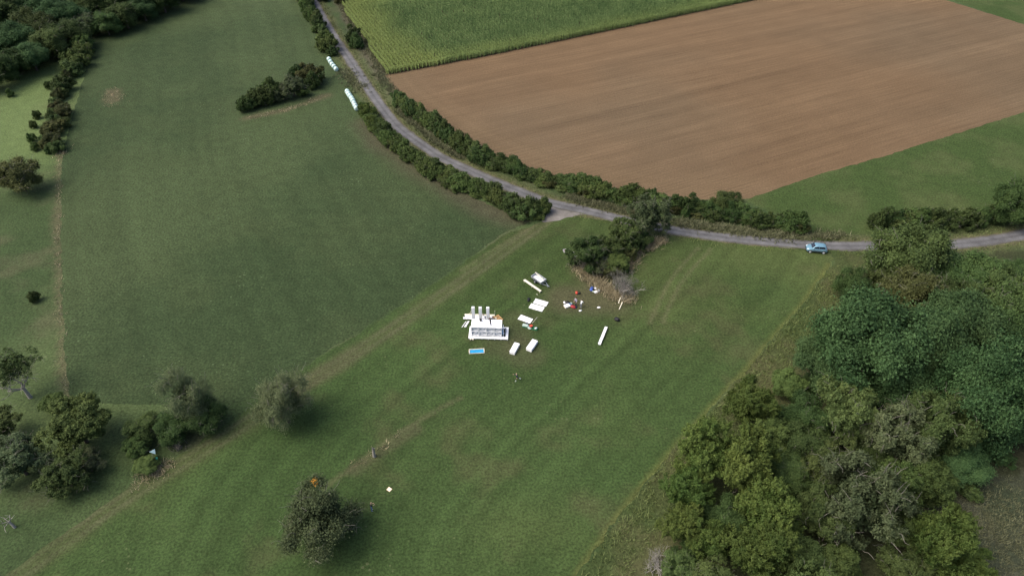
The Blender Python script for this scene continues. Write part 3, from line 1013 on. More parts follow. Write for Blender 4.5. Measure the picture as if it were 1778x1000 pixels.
tree(1040, 462, 46, 'pale', 'grey half-bare bush under the clump trees', name='bush', cat='bush', hs=.7)

SHRUB['grey'] = [crown_mesh('shrub_grey', s_, 'leaf_dead', 4.2, 3.3, -.5, lobes=14, subs=6, leaves=9, lsize=.12, lob_r=.40, sub_r=.24, spike=.4, twigs=.95) for s_ in (151, 152)]
for px, py, w, h, k in ((1084, 503, 3.4, 2.8, 'grey'), (1070, 492, 2.8, 2.2, 'grey'), (1088, 514, 2.2, 1.4, 'grey'), (1046, 470, 3.4, 2.4, 'grey'), (1008, 462, 3.4, 2.0, 'grey')):
    p = G(px, py)
    shrub(p.x, p.y, w, h, k, 'grey withered bush with few leaves in the meadow clump', 'withered bushes of the meadow clump', 'withered_bush', 'bush')
for px, py, w, h, k in ((1100, 432, 4.2, 3.4, 'olive'), (1072, 446, 4.0, 3.6, 'mid'), (1062, 464, 3.6, 3.0, 'dark'), (1032, 462, 3.4, 2.6, 'olive'), (1090, 448, 3.2, 2.6, 'brown'), (1112, 424, 3.6, 3.0, 'olive'), (1062, 478, 3.2, 2.4, 'brown'), (1078, 470, 2.8, 2.0, 'olive')):
    p = G(px, py)
    shrub(p.x, p.y, w, h, k, 'green bush in the undergrowth of the meadow clump', 'green bushes of the meadow clump', 'clump_bush', 'bush')
# ------------------------------------------------------------------ the wood on the slope
LAB = {'dark': 'dark leafy tree within the wood below the lane', 'blue': 'broad bluish green tree with big bright leaves in the wood', 'olive': 'olive tree with fine upright shoots in the wood',
       'yellow': 'yellow-green bushy tree on the meadow edge of the wood', 'mid': 'plain green tree in the lower wood', 'pale': 'grey-green twiggy tree in the middle of the wood', 'brown': 'browning tree in the upper wood'}
GRP = {k: {'dark': 'dark trees of the wood', 'blue': 'bluish broad-leaved trees of the wood', 'olive': 'olive trees of the wood', 'yellow': 'yellow-green trees of the wood edge', 'mid': 'green trees of the lower wood',
           'pale': 'twiggy trees of the wood', 'brown': 'browning trees of the wood'}[k] for k in LAB}
for px, py, w, k, hs in (
        (1570, 440, 128, 'dark', .66), (1640, 466, 84, 'dark', .6), (1694, 488, 96, 'dark', .62), (1752, 508, 100, 'dark', .62), (1728, 462, 44, 'mid', .45), (1772, 470, 50, 'dark', .45),
        (1486, 500, 62, 'dark', .8), (1532, 498, 66, 'olive', .75), (1592, 512, 100, 'brown', .8), (1650, 520, 80, 'dark', .9), (1700, 530, 90, 'olive', .9), (1765, 545, 100, 'dark', .9),
        (1500, 600, 168, 'blue', .9), (1436, 636, 100, 'blue', .75), (1604, 596, 130, 'blue', .9), (1662, 572, 116, 'blue', .9), (1560, 660, 110, 'blue', .75),
        (1715, 690, 150, 'blue', 1.1), (1775, 640, 100, 'dark', .8), (1650, 690, 90, 'dark', .8), (1780, 740, 90, 'blue', .7), (1720, 570, 90, 'dark', .9),
        (1468, 722, 110, 'olive', .95), (1560, 760, 120, 'pale', .95), (1622, 738, 110, 'olive', 1.05), (1395, 725, 80, 'dark', .8), (1404, 775, 84, 'dark', .75), (1440, 800, 90, 'olive', .8),
        (1500, 872, 150, 'pale', .9), (1424, 890, 90, 'olive', .9), (1560, 840, 80, 'mid', .9), (1612, 830, 90, 'mid', .8), (1672, 800, 90, 'blue', .6), (1570, 910, 80, 'mid', .8), (1370, 820, 70, 'dark', .7),
        (1305, 702, 84, 'yellow', .8), (1230, 786, 110, 'yellow', .85), (1296, 806, 112, 'yellow', .95), (1196, 850, 78, 'yellow', .8), (1188, 912, 74, 'yellow', .7), (1180, 985, 60, 'olive', .6), (1330, 880, 108, 'yellow', .9), (1262, 900, 70, 'dark', .8),
        (1232, 940, 66, 'yellow', .9), (1320, 965, 116, 'yellow', .8), (1235, 1000, 70, 'olive', .8), (1390, 960, 80, 'dark', .7), (1640, 935, 104, 'yellow', 1.1), (1455, 985, 90, 'mid', .7),
        (1575, 990, 90, 'olive', .6), (1690, 985, 70, 'yellow', .7), (1340, 760, 70, 'mid', .8), (1520, 800, 70, 'dark', .75), (1480, 660, 90, 'dark', .7), (1620, 650, 80, 'blue', .8), (1370, 665, 60, 'mid', .7),
        (1810, 560, 90, 'dark', .9), (1830, 700, 90, 'blue', .9), (1400, 1040, 110, 'olive', .8), (1540, 1060, 100, 'dark', .7)):
    tree(px, py, w * 1.10, k, LAB[k], GRP[k], name='wood_tree', hs=hs * 1.22)

rw = random.Random(5)
wood_in = GP([(1490, 455), (1560, 440), (1700, 455), (1790, 460), (1790, 800), (1680, 850), (1660, 1010), (1160, 1020), (1180, 930), (1265, 800), (1370, 660), (1450, 540)])
for _ in range(120):
    x, y = rw.uniform(15, 110), rw.uniform(30, 110)
    if inside(np.array([x]), np.array([y]), wood_in)[0]:
        lower = y < 70
        shrub(x, y, rw.uniform(2.6, 4.0), rw.uniform(1.0, 2.0), 'dark', 'low shrub filling the gaps under the trees of the wood', 'undergrowth shrubs of the wood', 'undergrowth_shrub')
# ------------------------------------------------------------------ the forest beyond the pasture
for px, py, w, k in (
        (14, 112, 66, 'dark'), (52, 96, 64, 'blue'), (90, 74, 66, 'dark'), (120, 58, 60, 'dark'), (150, 44, 52, 'pale'), (182, 40, 50, 'dark'), (215, 26, 56, 'dark'), (246, 14, 50, 'blue'), (280, -2, 56, 'dark'),
        (20, 70, 70, 'blue'), (66, 46, 72, 'dark'), (108, 26, 72, 'blue'), (150, 8, 66, 'dark'), (190, 4, 66, 'dark'), (232, -12, 66, 'dark'), (270, -30, 60, 'dark'), (310, -24, 60, 'dark'),
        (10, 26, 76, 'dark'), (54, 6, 76, 'blue'), (100, -14, 76, 'dark'), (150, -28, 76, 'dark'), (200, -36, 76, 'dark'), (-30, 130, 70, 'dark'), (-30, 80, 70, 'blue'), (-30, 30, 76, 'dark'), (20, -24, 76, 'dark'), (340, -40, 60, 'dark')):
    tree(px, py, w, k, {'dark': 'dark green forest tree at the top of the pasture', 'blue': 'bluish green forest tree at the top of the pasture', 'pale': 'pale grey-green tree in the forest front'}[k],
         {'dark': 'dark trees of the far forest', 'blue': 'bluish trees of the far forest', 'pale': None}[k], name='forest_tree', hs=.85)
for px, py, w in ((8, 140, 5), (30, 131, 4.6), (50, 121, 5), (74, 110, 4.6), (96, 100, 5), (118, 88, 4.4), (160, 62, 4.6), (186, 54, 5), (210, 45, 4.8), (236, 36, 5), (262, 24, 5), (288, 12, 5), (312, 1, 5)):
    p = G(px, py)
    shrub(p.x, p.y + 1.5, w, w * .75, 'dark', 'dark low shrub at the foot of the forest edge', 'shrubs along the forest edge', 'forest_edge_shrub')


# ------------------------------------------------------------------ bare trees, stumps, dead bush
def bare_tree(name, x, y, seed, label, height, r, depth=3, kids=3, cat='tree', lean=(0, 0), spread=.7, first=.36, nlimb=5, limb=.5):
    rng = np.random.default_rng(seed)
    e = link(bpy.data.objects.new(name, None)); e.location = (x, y, 0)
    tag(e, label, cat)
    tp = []
    hz = height * first
    pts = [(0, 0, -.1), (lean[0] * .4, lean[1] * .4, hz * .5), (lean[0], lean[1], hz)]
    tp.append(tube(pts, [r * 1.3, r, r * .8], 8))
    v, f = merge(tp)
    link(bpy.data.objects.new('trunk', np_mesh('trunk', v, f, [MAT['deadwood']], None, True)), e)
    for k in range(nlimb):
        parts = []
        a = 2 * math.pi * k / nlimb + rng.uniform(-.5, .5)
        el = rng.uniform(.35, 1.15)
        d = np.array([math.cos(a) * math.cos(el), math.sin(a) * math.cos(el), math.sin(el)])
        branch_set(rng, np.array(pts[-1]) - np.array([0, 0, rng.uniform(0, .2) * hz]), d, height * limb, r * .5, depth - 1, parts, [], spread, kids, .12, 5)
        v, f = merge(parts)
        link(bpy.data.objects.new('limb', np_mesh('limb', v, f, [MAT['deadwood']], None, True)), e)
    return e


p = G(53, 690)
bt = bare_tree('dead_tree', p.x, p.y, 5, 'half-dead tree with bare pale limbs in the pasture', 6.0, .24, 3, 3, 'tree', (-.2, .1), .7, .36, 6, .42)
# the thin foliage that is left behind its limbs
rng_ = np.random.default_rng(3)
cm = crown_mesh('thin_foliage', 77, 'leaf_olive', 7.4, 7.4, 3.0, lobes=9, subs=11, leaves=22, lsize=.17, lob_r=.40, sub_r=.16, spike=.1, twigs=.3)
co = link(bpy.data.objects.new('crown', cm), bt)
co.location = (-1.0, 1.4, 0)
p = G(650, 792)
st = bare_tree('tree_stump', p.x, p.y, 9, 'short grey dead stump in a line of dry grass', 2.2, .2, 1, 2, 'stump', (.05, 0), .8, .8, 3, .18)
p = G(26, 915)
bare_tree('dead_stump', p.x, p.y, 12, 'broken grey stump with bare side limbs beside the pasture track', 2.4, .15, 2, 2, 'stump', (-.25, .1), .8, .5, 5, .42)


def dead_bush(name, x, y, seed, w, h, label, mat='twig', n=26):
    rng = np.random.default_rng(seed)
    parts = []
    for k in range(n):
        a = rng.uniform(0, 6.28); el = rng.uniform(.35, 1.4)
        d = np.array([math.cos(a) * math.cos(el), math.sin(a) * math.cos(el), math.sin(el)])
        s = np.array([rng.normal() * w * .14, rng.normal() * w * .14, 0])
        branch_set(rng, s, d, h * .55, .05, 2, parts, [], .6, 3, .1, 3)
    v, f = merge(parts)
    v[:, 2] = np.maximum(v[:, 2], -.02)
    o = link(bpy.data.objects.new(name, np_mesh(name, v, f, [MAT[mat]])))
    o.location = (x, y, 0)
    return tag(o, label, 'bush')


p = G(1080, 507); dead_bush('dead_bush', p.x, p.y, 31, 3.8, 3.4, 'bare grey bush at the meadow end of the clump', 'deadwood', 34)
p = G(312, 775); dead_bush('brush_heap', p.x, p.y, 33, 3.0, 1.6, 'heap of bare grey branches beside the sign', 'twig', 24)
p = G(1140, 985); dead_bush('dead_bush', p.x, p.y, 35, 4.4, 2.6, 'bare grey bush on the rough strip at the wood edge', 'deadwood', 30)
p = G(1058, 478); dead_bush('dead_bush', p.x, p.y, 37, 3.0, 2.4, 'bare grey bush leaning against the dark clump bush', 'deadwood', 20)
p = G(598, 915); dead_bush('dead_bush', p.x, p.y, 39, 2.6, 3.0, 'bare grey twigs standing beside the old fruit tree', 'twig', 18)


# ------------------------------------------------------------------ tall and dry grass, weeds, maize
def blades(name, xy, h, w, mat, label, cat, lean=.75, tone=None, tufts=4, rad=.22):
    rng = RNG
    n = len(xy)
    base = np.repeat(xy, tufts, 0) + rng.normal(size=(n * tufts, 2)) * rad
    hh = np.repeat(h, tufts) * rng.uniform(.55, 1.2, n * tufts)
    a = rng.uniform(0, 2 * math.pi, n * tufts)
    ln = rng.uniform(0, lean * 2, n * tufts) * hh
    ww = w * rng.uniform(.6, 1.3, n * tufts)
    b = rng.uniform(0, 2 * math.pi, n * tufts)
    dx, dy = np.cos(b) * ww, np.sin(b) * ww
    z0 = np.zeros(n * tufts)
    v = np.stack([np.column_stack([base[:, 0] - dx, base[:, 1] - dy, z0]), np.column_stack([base[:, 0] + dx, base[:, 1] + dy, z0]),
                  np.column_stack([base[:, 0] + np.cos(a) * ln, base[:, 1] + np.sin(a) * ln, hh])], 1).reshape(-1, 3)
    f = np.arange(len(v)).reshape(-1, 3)
    t = np.repeat(np.repeat(tone if tone is not None else rng.uniform(0, 1, n), tufts) * .6 + rng.uniform(0, .4, n * tufts), 3)
    me = np_mesh(name, v, f, [MAT[mat]], attrs={'tone': ('FLOAT', t), 'warm': ('FLOAT', np.zeros(len(t)))})
    o = link(bpy.data.objects.new(name, me))
    return tag(o, label, cat, kind='stuff')


def along(px, n, spread):
    l = resample(GP(px), .25)
    k = RNG.integers(0, len(l), n)
    return l[k] + RNG.normal(size=(n, 2)) * spread


dry = np.vstack([along([(1003, 462), (1022, 480), (1045, 500), (1070, 515), (1092, 522)], 620, .75), along([(1152, 417), (1128, 428), (1105, 440)], 340, .6), along([(1085, 470), (1100, 450)], 160, .6), along([(1095, 436), (1078, 460)], 260, .8)])
blades('dry_grass', dry, RNG.uniform(.5, 1.35, len(dry)), .05, 'straw', 'tall dry straw-coloured grass round the clump of trees in the meadow', 'grass')
dry = np.vstack([along([(610, 812), (640, 792), (668, 775), (694, 752)], 24, .25), along([(107, 262), (103, 300), (101, 400), (104, 500), (110, 600), (119, 690)], 150, .4), along([(432, 206), (500, 191), (568, 167)], 90, .6),
                 along([(190, 158), (203, 168), (195, 182)], 80, 1.4), along([(300, 800), (240, 840)], 160, .6), along([(102, 258), (104, 275)], 120, .9)])
blades('dry_field_margin', dry, RNG.uniform(.2, .55, len(dry)), .045, 'straw', 'low dry grass on field margins, patches and round the stump', 'grass')
off = ROAD_W / 2 + .2
vr = resample(ROAD, .3)
tt = np.gradient(vr, axis=0); tt /= np.hypot(tt[:, 0], tt[:, 1])[:, None]
nn_ = np.column_stack([-tt[:, 1], tt[:, 0]])
k1 = RNG.integers(0, len(vr), 5200)
sd_ = RNG.choice([-1, 1], 5200)
rg = vr[k1] + nn_[k1] * (sd_ * (off + np.abs(RNG.normal(size=5200)) * .9))[:, None]
ok = ~inside(rg[:, 0], rg[:, 1], APRON) & (pdist(rg[:, 0], rg[:, 1], GP([(1395, 436), (1440, 440)]))[0] > 1.6) & (pdist(rg[:, 0], rg[:, 1], TRACK)[0] > 2)
rg = rg[ok]
blades('verge_grass', rg, RNG.uniform(.12, .42, len(rg)), .05, 'rough', 'rough grass on the verges of the lane', 'grass')
st_ = along([(1446, 470), (1400, 540), (1352, 600), (1292, 668), (1200, 770), (1110, 890), (1030, 1010)], 3200, 2.8)
ok = ~inside(st_[:, 0], st_[:, 1], MEADOW)
st_ = st_[ok]
blades('rough_strip_grass', st_, RNG.uniform(.2, .6, len(st_)), .055, 'rough', 'rough uncut grass between the meadow and the wood', 'grass')
cl_ = along([(1720, 860), (1745, 910), (1740, 980)], 1500, 3.0)
blades('clearing_grass', cl_, RNG.uniform(.15, .5, len(cl_)), .05, 'weed', 'withered grass in the clearing beside the wood', 'grass')
wd = np.vstack([along([(588, -5), (612, 35), (637, 80), (667, 128)], 1200, 1.0), along([(1170, 385), (1260, 398), (1330, 408), (1460, 411)], 900, .9), along([(985, 343), (1060, 360), (1110, 372)], 800, .7),
                along([(690, 190), (760, 250), (800, 275)], 700, .6), along([(596, 122), (618, 148), (628, 158)], 260, 1.5), along([(655, 128), (690, 170)], 300, .7)])
blades('weeds', wd, RNG.uniform(.3, .9, len(wd)), .08, 'weed', 'brownish weeds at the foot of hedges and along the maize', 'weeds', tufts=6, rad=.25)


def build_maize():
    rng = np.random.default_rng(17)
    d = (GP([(679, 59)]) - GP([(640, 14)]))[0]
    d /= np.hypot(*d)
    n = np.array([-d[1], d[0]])
    o = GP([(671, 131)])[0]
    xs = np.arange(-260, 260, 1.1); ys = np.arange(-260, 160, .34)
    U, Vv = np.meshgrid(xs, ys)
    pts = o + U.reshape(-1, 1) * n + Vv.reshape(-1, 1) * d
    m = inside(pts[:, 0], pts[:, 1], MAIZE) & (pts[:, 1] < 285)
    pts = pts[m] + rng.normal(size=(m.sum(), 2)) * np.array([.05, .05])
    hd_ = resample(GP([(671, 129), (820, 101), (1000, 64), (1200, 22), (1345, -8)]), .16)
    pts = np.vstack([pts, hd_ + rng.normal(size=hd_.shape) * .35])
    x, y = pts.T
    gap = fbm(x, y, 14, 201)
    keep = rng.random(len(x)) < np.clip(.5 + 1.2 * fbm(x, y, 2.4, 203, 2), 0, .98)
    pts, gap = pts[keep], gap[keep]
    x, y = pts.T
    k = len(pts)
    de, _ = pdist(x, y, GP([(578, -8), (600, 24), (640, 84), (671, 131)]))
    df, _ = pdist(x, y, GP([(671, 131), (820, 103), (1000, 66), (1200, 24), (1345, -6)]))
    warm = np.clip((1 - sstep(4, 20, de + 14 * (gap - .5))) * .75 + (1 - sstep(1, 10, df + 10 * (gap - .5))) * .45, 0, .8)
    g2 = fbm(x, y, 3.0, 207, 3)
    h = 1.65 * rng.uniform(.88, 1.1, k) * (.8 + .15 * gap + .2 * g2)
    nb = 11
    B = np.repeat(np.column_stack([pts, np.zeros(k)]), nb, 0)
    hh = np.repeat(h, nb)
    lev = np.tile(np.linspace(.08, .95, nb) ** .85, k) + rng.uniform(-.06, .06, k * nb)
    a = rng.uniform(0, 2 * math.pi, k * nb)
    L = rng.uniform(.30, .60, k * nb)
    w = rng.uniform(.08, .125, k * nb)
    ra = math.atan2(d[1], d[0])
    a = ra + np.where(rng.random(k * nb) < .5, 0, math.pi) + rng.normal(size=k * nb) * .26
    c, s = np.cos(a), np.sin(a)
    z = lev * hh
    p0 = B + np.column_stack([0 * c, 0 * c, z])
    pm = B + np.column_stack([c * L * .55, s * L * .55, z + .20])
    pe = B + np.column_stack([c * L, s * L, z + .02])
    side = np.column_stack([-s * w, c * w, 0 * w])
    v = np.stack([p0, pm - side, pe, pm + side], 1).reshape(-1, 3)
    f = np.arange(len(v)).reshape(-1, 4)
    tone = np.repeat(np.clip(np.repeat(rng.uniform(-.1, .65, k) + .6 * (fbm(x, y, 5, 211) - .5), nb) + rng.uniform(0, .4, k * nb), 0, 1), 4)
    wr = np.repeat(np.repeat(warm, nb) * rng.uniform(.6, 1.1, k * nb), 4)
    # stalks with a tassel on top
    q = np.column_stack([pts, np.zeros(k)])
    r = .028
    sv = np.stack([q + [-r, 0, 0], q + [r, 0, 0], q + np.column_stack([0 * h + r, 0 * h, h]), q + np.column_stack([0 * h - r, 0 * h, h])], 1).reshape(-1, 3)
    sf = np.arange(len(sv)).reshape(-1, 4) + len(v)
    ty = np.repeat(np.full(k, .9), 4)
    v = np.vstack([v, sv]); f = np.vstack([f, sf])
    tone = np.concatenate([tone, ty]); wr = np.concatenate([wr, np.repeat(warm * .8 + .1, 4)])
    me = np_mesh('maize_crop', v, f, [MAT['maize']], attrs={'tone': ('FLOAT', tone), 'warm': ('FLOAT', wr)})
    tag(link(bpy.data.objects.new('maize_crop', me)), 'tall green maize standing in rows beside the ploughed field', 'maize', kind='stuff')
    return k


print('maize plants', build_maize())


# ------------------------------------------------------------------ small building blocks
def bm_box(bm, size, loc=(0, 0, 0), rot=(0, 0, 0), bevel=0.0):
    m = Matrix.Translation(loc) @ Matrix.Rotation(rot[2], 4, 'Z') @ Matrix.Rotation(rot[1], 4, 'Y') @ Matrix.Rotation(rot[0], 4, 'X') @ Matrix.Diagonal((*size, 1))
    r = bmesh.ops.create_cube(bm, size=1.0, matrix=m)
    if bevel:
        es = list({e for v in r['verts'] for e in v.link_edges})
        bmesh.ops.bevel(bm, geom=es, offset=bevel, segments=2, affect='EDGES', profile=.5)


def bm_bar(bm, a, b, w, t=None):
    """a straight bar of section w x t from a to b"""
    a, b = Vector(a), Vector(b)
    d = b - a
    q = d.to_track_quat('X', 'Z').to_matrix().to_4x4()
    m = Matrix.Translation((a + b) / 2) @ q @ Matrix.Diagonal((d.length, w, t or w, 1))
    bmesh.ops.create_cube(bm, size=1.0, matrix=m)


def bm_cyl(bm, r, h, loc, axis='Z', seg=20, r2=None):
    rot = {'Z': Matrix.Identity(4), 'X': Matrix.Rotation(math.pi / 2, 4, 'Y'), 'Y': Matrix.Rotation(math.pi / 2, 4, 'X')}[axis]
    bmesh.ops.create_cone(bm, cap_ends=True, segments=seg, radius1=r, radius2=r if r2 is None else r2, depth=h, matrix=Matrix.Translation(loc) @ rot)


def bm_obj(name, bm, mat, parent=None, smooth_shade=False):
    me = bpy.data.meshes.new(name)
    bmesh.ops.recalc_face_normals(bm, faces=bm.faces)
    bm.to_mesh(me); bm.free()
    for m in (mat if isinstance(mat, (list, tuple)) else [mat]):
        me.materials.append(MAT[m])
    if smooth_shade:
        for p in me.polygons:
            p.use_smooth = True
    return link(bpy.data.objects.new(name, me), parent)


def part(name, mat, parent, *boxes, bevel=0.0):
    bm = bmesh.new()
    for b in boxes:
        bm_box(bm, *b, bevel=bevel)
    return bm_obj(name, bm, mat, parent)


def empty(name, loc, rz, label, cat, group=None):
    e = link(bpy.data.objects.new(name, None))
    e.location = loc
    e.rotation_euler = (0, 0, rz)
    return tag(e, label, cat, group)


def heading(a, b):
    return math.atan2(b.y - a.y, b.x - a.x)


# ------------------------------------------------------------------ white rack structure on its deck
A, B = G(813.5, 589.5), G(882, 591.5)
rz = heading(A, B)
W_ = (B - A).length
E0 = (A.x, A.y, 0)
deck = empty('timber_deck', E0, rz, 'low white timber deck with open middle carrying the rack units', 'deck')
DZ = .30
D_ = 2.75
part('front_beam', 'white', deck, ((W_, .50, .14), (W_ / 2, .25, DZ)), bevel=.01)
part('side_beam', 'white', deck, ((.40, D_ - .50, .14), (W_ - .20, .502 + (D_ - .5) / 2, DZ)), bevel=.01)
part('side_beam', 'white', deck, ((.40, D_ - .50, .14), (.20, .502 + (D_ - .5) / 2, DZ)), bevel=.01)
part('rear_beam', 'white2', deck, ((W_ - .81, .30, .14), (W_ / 2, D_ - .15, DZ)), bevel=.01)
for i in range(7):
    for yy in (.12, D_ - .2):
        part('foot', 'white2', deck, ((.10, .10, DZ - .07), (.12 + (W_ - .24) * i / 6, yy, (DZ - .07) / 2)))
UW, UD, UH = 1.215, 1.85, 1.92
ux0 = .42
for i in range(4):
    x0 = ux0 + i * (UW + .03)
    labs = ('white open rack unit at the outer end of the deck, beside the lying planks', 'white open rack unit with a black bucket on its roof', 'white open rack unit with a person standing on its roof', 'white open rack unit with an empty roof, next to the leaning boards')
    u = empty('rack_unit', deck.matrix_basis @ Vector((x0, .56, DZ + .072)), rz, labs[i], 'rack', 'rack units on the deck')
    tk = .085
    h = UH - .02 * (i == 3)
    part('side_panel', 'white', u, ((tk, UD, h - .03), (tk / 2, UD / 2, (h - .03) / 2)))
    part('side_panel', 'white', u, ((tk, UD, h - .03), (UW - tk / 2, UD / 2, (h - .03) / 2)))
    part('back_panel', 'white2', u, ((UW - 2 * tk - .004, .04, h - .03), (UW / 2, .56, (h - .03) / 2)))
    part('floor_panel', 'white2', u, ((UW - 2 * tk - .004, .52, .06), (UW / 2, .275, .03)))
    part('shelf', 'white', u, ((UW - 2 * tk - .004, .52, .10), (UW / 2, .273, h * .5)))
    part('roof_panel', 'white', u, ((UW, UD + .06, .05), (UW / 2, UD / 2 - .02, h)), bevel=.008)
    for lv in range(2):
        z0, z1 = (.08, h * .5 - .05) if lv == 0 else (h * .5 + .05, h - .06)
        bm = bmesh.new()
        fl = (i + lv) % 2
        bm_bar(bm, (.08, .10, z1 if fl else z0), (UW - .08, .10, z0 if fl else z1), .08, .07)
        bm_obj('brace', bm, 'white', u)
deck_m = Matrix.Translation(E0) @ Matrix.Rotation(rz, 4, 'Z')


def D(x, y, z=0):
    return deck_m @ Vector((x, y, z))


# things standing on or by the deck
def plank(name, a, b, w, t, mat, label, group=None, cat='plank', slats=0):
    """a sawn plank lying or leaning from a to b, with its end battens"""
    a, b = Vector(a), Vector(b)
    e = empty(name, (a.x, a.y, 0), 0, label, cat, group)
    q = (b - a).to_track_quat('X', 'Z').to_matrix().to_4x4()
    M = Matrix.Translation((a + b) / 2 - Vector((a.x, a.y, 0))) @ q
    L = (b - a).length
    bm = bmesh.new()
    bmesh.ops.create_cube(bm, size=1, matrix=M @ Matrix.Diagonal((L, w, t, 1)))
    bmesh.ops.bevel(bm, geom=bm.edges[:], offset=min(w, t) * .12, segments=1, affect='EDGES')
    bm_obj('board', bm, mat, e)
    for k in (-1, 1):
        bm = bmesh.new()
        bmesh.ops.create_cube(bm, size=1, matrix=M @ Matrix.Translation((k * (L / 2 - .12), 0, -t / 2 - .015)) @ Matrix.Diagonal((.06, w * .9, .028, 1)))
        bm_obj('batten', bm, mat, e)
    return e


for i, xx in enumerate((.48, 1.66, 2.90)):
    c = empty('white_column', D(xx, 4.35), rz, ('white box column standing beside the diagonal prop', 'white box column standing between two others behind the racks', 'white box column standing nearest the person in dark clothes')[i], 'column', 'columns behind the racks')
    hh = 3.15
    part('shaft', 'white', c, ((.50, .40, hh), (0, 0, hh / 2)), bevel=.012)
    part('cap', 'white2', c, ((.42, .36, .02), (0, 0, hh + .01)))
    part('foot_plate', 'white2', c, ((.60, .55, .03), (0, 0, .015)))
for k, (xa, xb, yy, w) in enumerate(((-1.15, 3.95, 5.62, .38), (-1.05, 3.55, 5.2, .36), (-1.3, 2.9, 4.78, .42))):
    plank('long_plank', D(xa, yy, .22), D(xb, yy + .03, .22), w, .1, ('cream', 'white2', 'white')[k], ('long cream plank lying behind the columns, farthest from the racks', 'long dusty white plank lying between two others behind the columns', 'long white plank lying behind the columns, closest to the racks')[k])
for xx in (-.7, 2.4):
    part('trestle', 'postwood', None, ((.12, 1.15, .14), D(xx, 5.2, .07), (0, 0, rz)))['label'] = 'low timber bearer under the outer end of the long planks' if xx < 0 else 'low timber bearer under the inner end of the long planks'
    bpy.data.objects[[o.name for o in COL.objects if o.name.startswith('trestle')][-1]]['category'] = 'bearer'
for k, (xa, ya, xb, yb, w) in enumerate(((-1.35, 2.75, -.75, 4.2, .09), (-.95, 2.8, -.45, 4.2, .13), (-.75, 2.8, -.28, 4.3, .13))):
    plank('short_plank', D(xa, ya, .06), D(xb, yb, .06), w, .05, 'white', ('thin white batten lying outermost of three beside the racks', 'short white plank lying between a batten and another plank', 'short white plank lying closest to the rack end')[k])
plank('prop', D(-.45, 5.7, .05), D(.32, 4.5, 2.5), .07, .05, 'cream', 'thin cream prop leaning diagonally against the first column', None, 'prop')
plank('prop', D(3.95, 5.4, .05), D(4.0, 5.2, 1.7), .06, .05, 'cream', 'thin short stick standing behind the column by the dark clothed person', None, 'prop')
plank('leaning_board', D(4.3, 3.0, .05), D(4.32, 2.60, 2.62), .24, .05, 'cream', 'cream board leaning upright against the back of the empty roofed rack', None, 'board')
pal = empty('wooden_pallet', D(4.55, 5.0), rz - .9, 'raw pine slatted pallet lying on the grass behind the racks', 'pallet')
for k in range(4):
    part('slat', 'pine', pal, ((1.5, .16, .03), (0, -.42 + .28 * k, .21), (0, 0, 0)))
for k in (-1, 0, 1):
    part('bearer', 'pine', pal, ((.1, 1.1, .18), (k * .62, 0, .1)))
# boards and tarp in the open bay
plank('leaning_board', D(5.62, .62, .02), D(5.56, 2.3, 1.35), .10, .05, 'white', 'narrow white board leaning in the open bay beside the blue tarp', None, 'board')
plank('leaning_board', D(5.98, .9, .02), D(5.95, 2.2, .75), .22, .06, 'grey', 'grey board lying aslant in the open bay along the deck side', None, 'board')
plank('leaning_board', D(5.45, .60, .02), D(5.75, 1.3, .5), .06, .05, 'white', 'short white batten propped low at the open bay front', None, 'board')


def rough_blob(name, mat, loc, size, seed, label, cat, sub=2, amp=.18, flat=True, group=None, parent=None):
    """soft sack-like shape: squashed, creased, with a flat underside"""
    bm = bmesh.new()
    bmesh.ops.create_icosphere(bm, subdivisions=sub, radius=1.0)
    rng = np.random.default_rng(seed)
    ph = rng.uniform(0, 6, 9)
    for v in bm.verts:
        c = v.co.copy()
        k = 1 + amp * (math.sin(3 * c.x + ph[0]) * math.sin(2.6 * c.y + ph[1]) + .6 * math.sin(5 * c.z + 4 * c.x + ph[2]) + .4 * math.sin(7 * c.y + ph[3]))
        p = c * k
        if flat and p.z < -.55:
            p.z = -.55
        # squarer than a ball
        p.x = math.copysign(abs(p.x) ** .75, p.x); p.y = math.copysign(abs(p.y) ** .75, p.y)
        v.co = Vector((p.x * size[0] * .58, p.y * size[1] * .46, (p.z + .55) * size[2] * .5))
    o = bm_obj(name, bm, mat, parent, True)
    o.location = loc
    if label:
        tag(o, label, cat, group)
    return o


rough_blob('folded_tarp', 'tarp_blue', D(5.42, 1.7), (.42, 1.1, .55), 3, 'blue tarp bundled beside the rack end in the open bay', 'tarp')
bk = empty('bucket', D(1.9, 2.05, DZ + .072 + UH + .026), 0, 'black bucket standing on a rack roof', 'bucket')
bm = bmesh.new(); bm_cyl(bm, .15, .32, (0, 0, .16), seg=18, r2=.19); bm_obj('body', bm, 'black', bk, True)
bm = bmesh.new(); bm_cyl(bm, .205, .03, (0, 0, .315), seg=18); bm_obj('rim', bm, 'black', bk)
for k, (xx, lab) in enumerate(((.35, 'brownish log round under the front corner of the deck'), (.72, 'second brownish log round under the deck front, a step from the corner'))):
    lg = empty('log_round', D(xx, -.12), rz, lab, 'log')
    bm = bmesh.new(); bm_cyl(bm, .15, .24, (0, 0, .12), seg=16, r2=.14); bm_obj('bark', bm, 'bark', lg)
    bm = bmesh.new(); bm_cyl(bm, .132, .012, (0, 0, .246), seg=16); bm_obj('cut_face', bm, 'cream', lg)

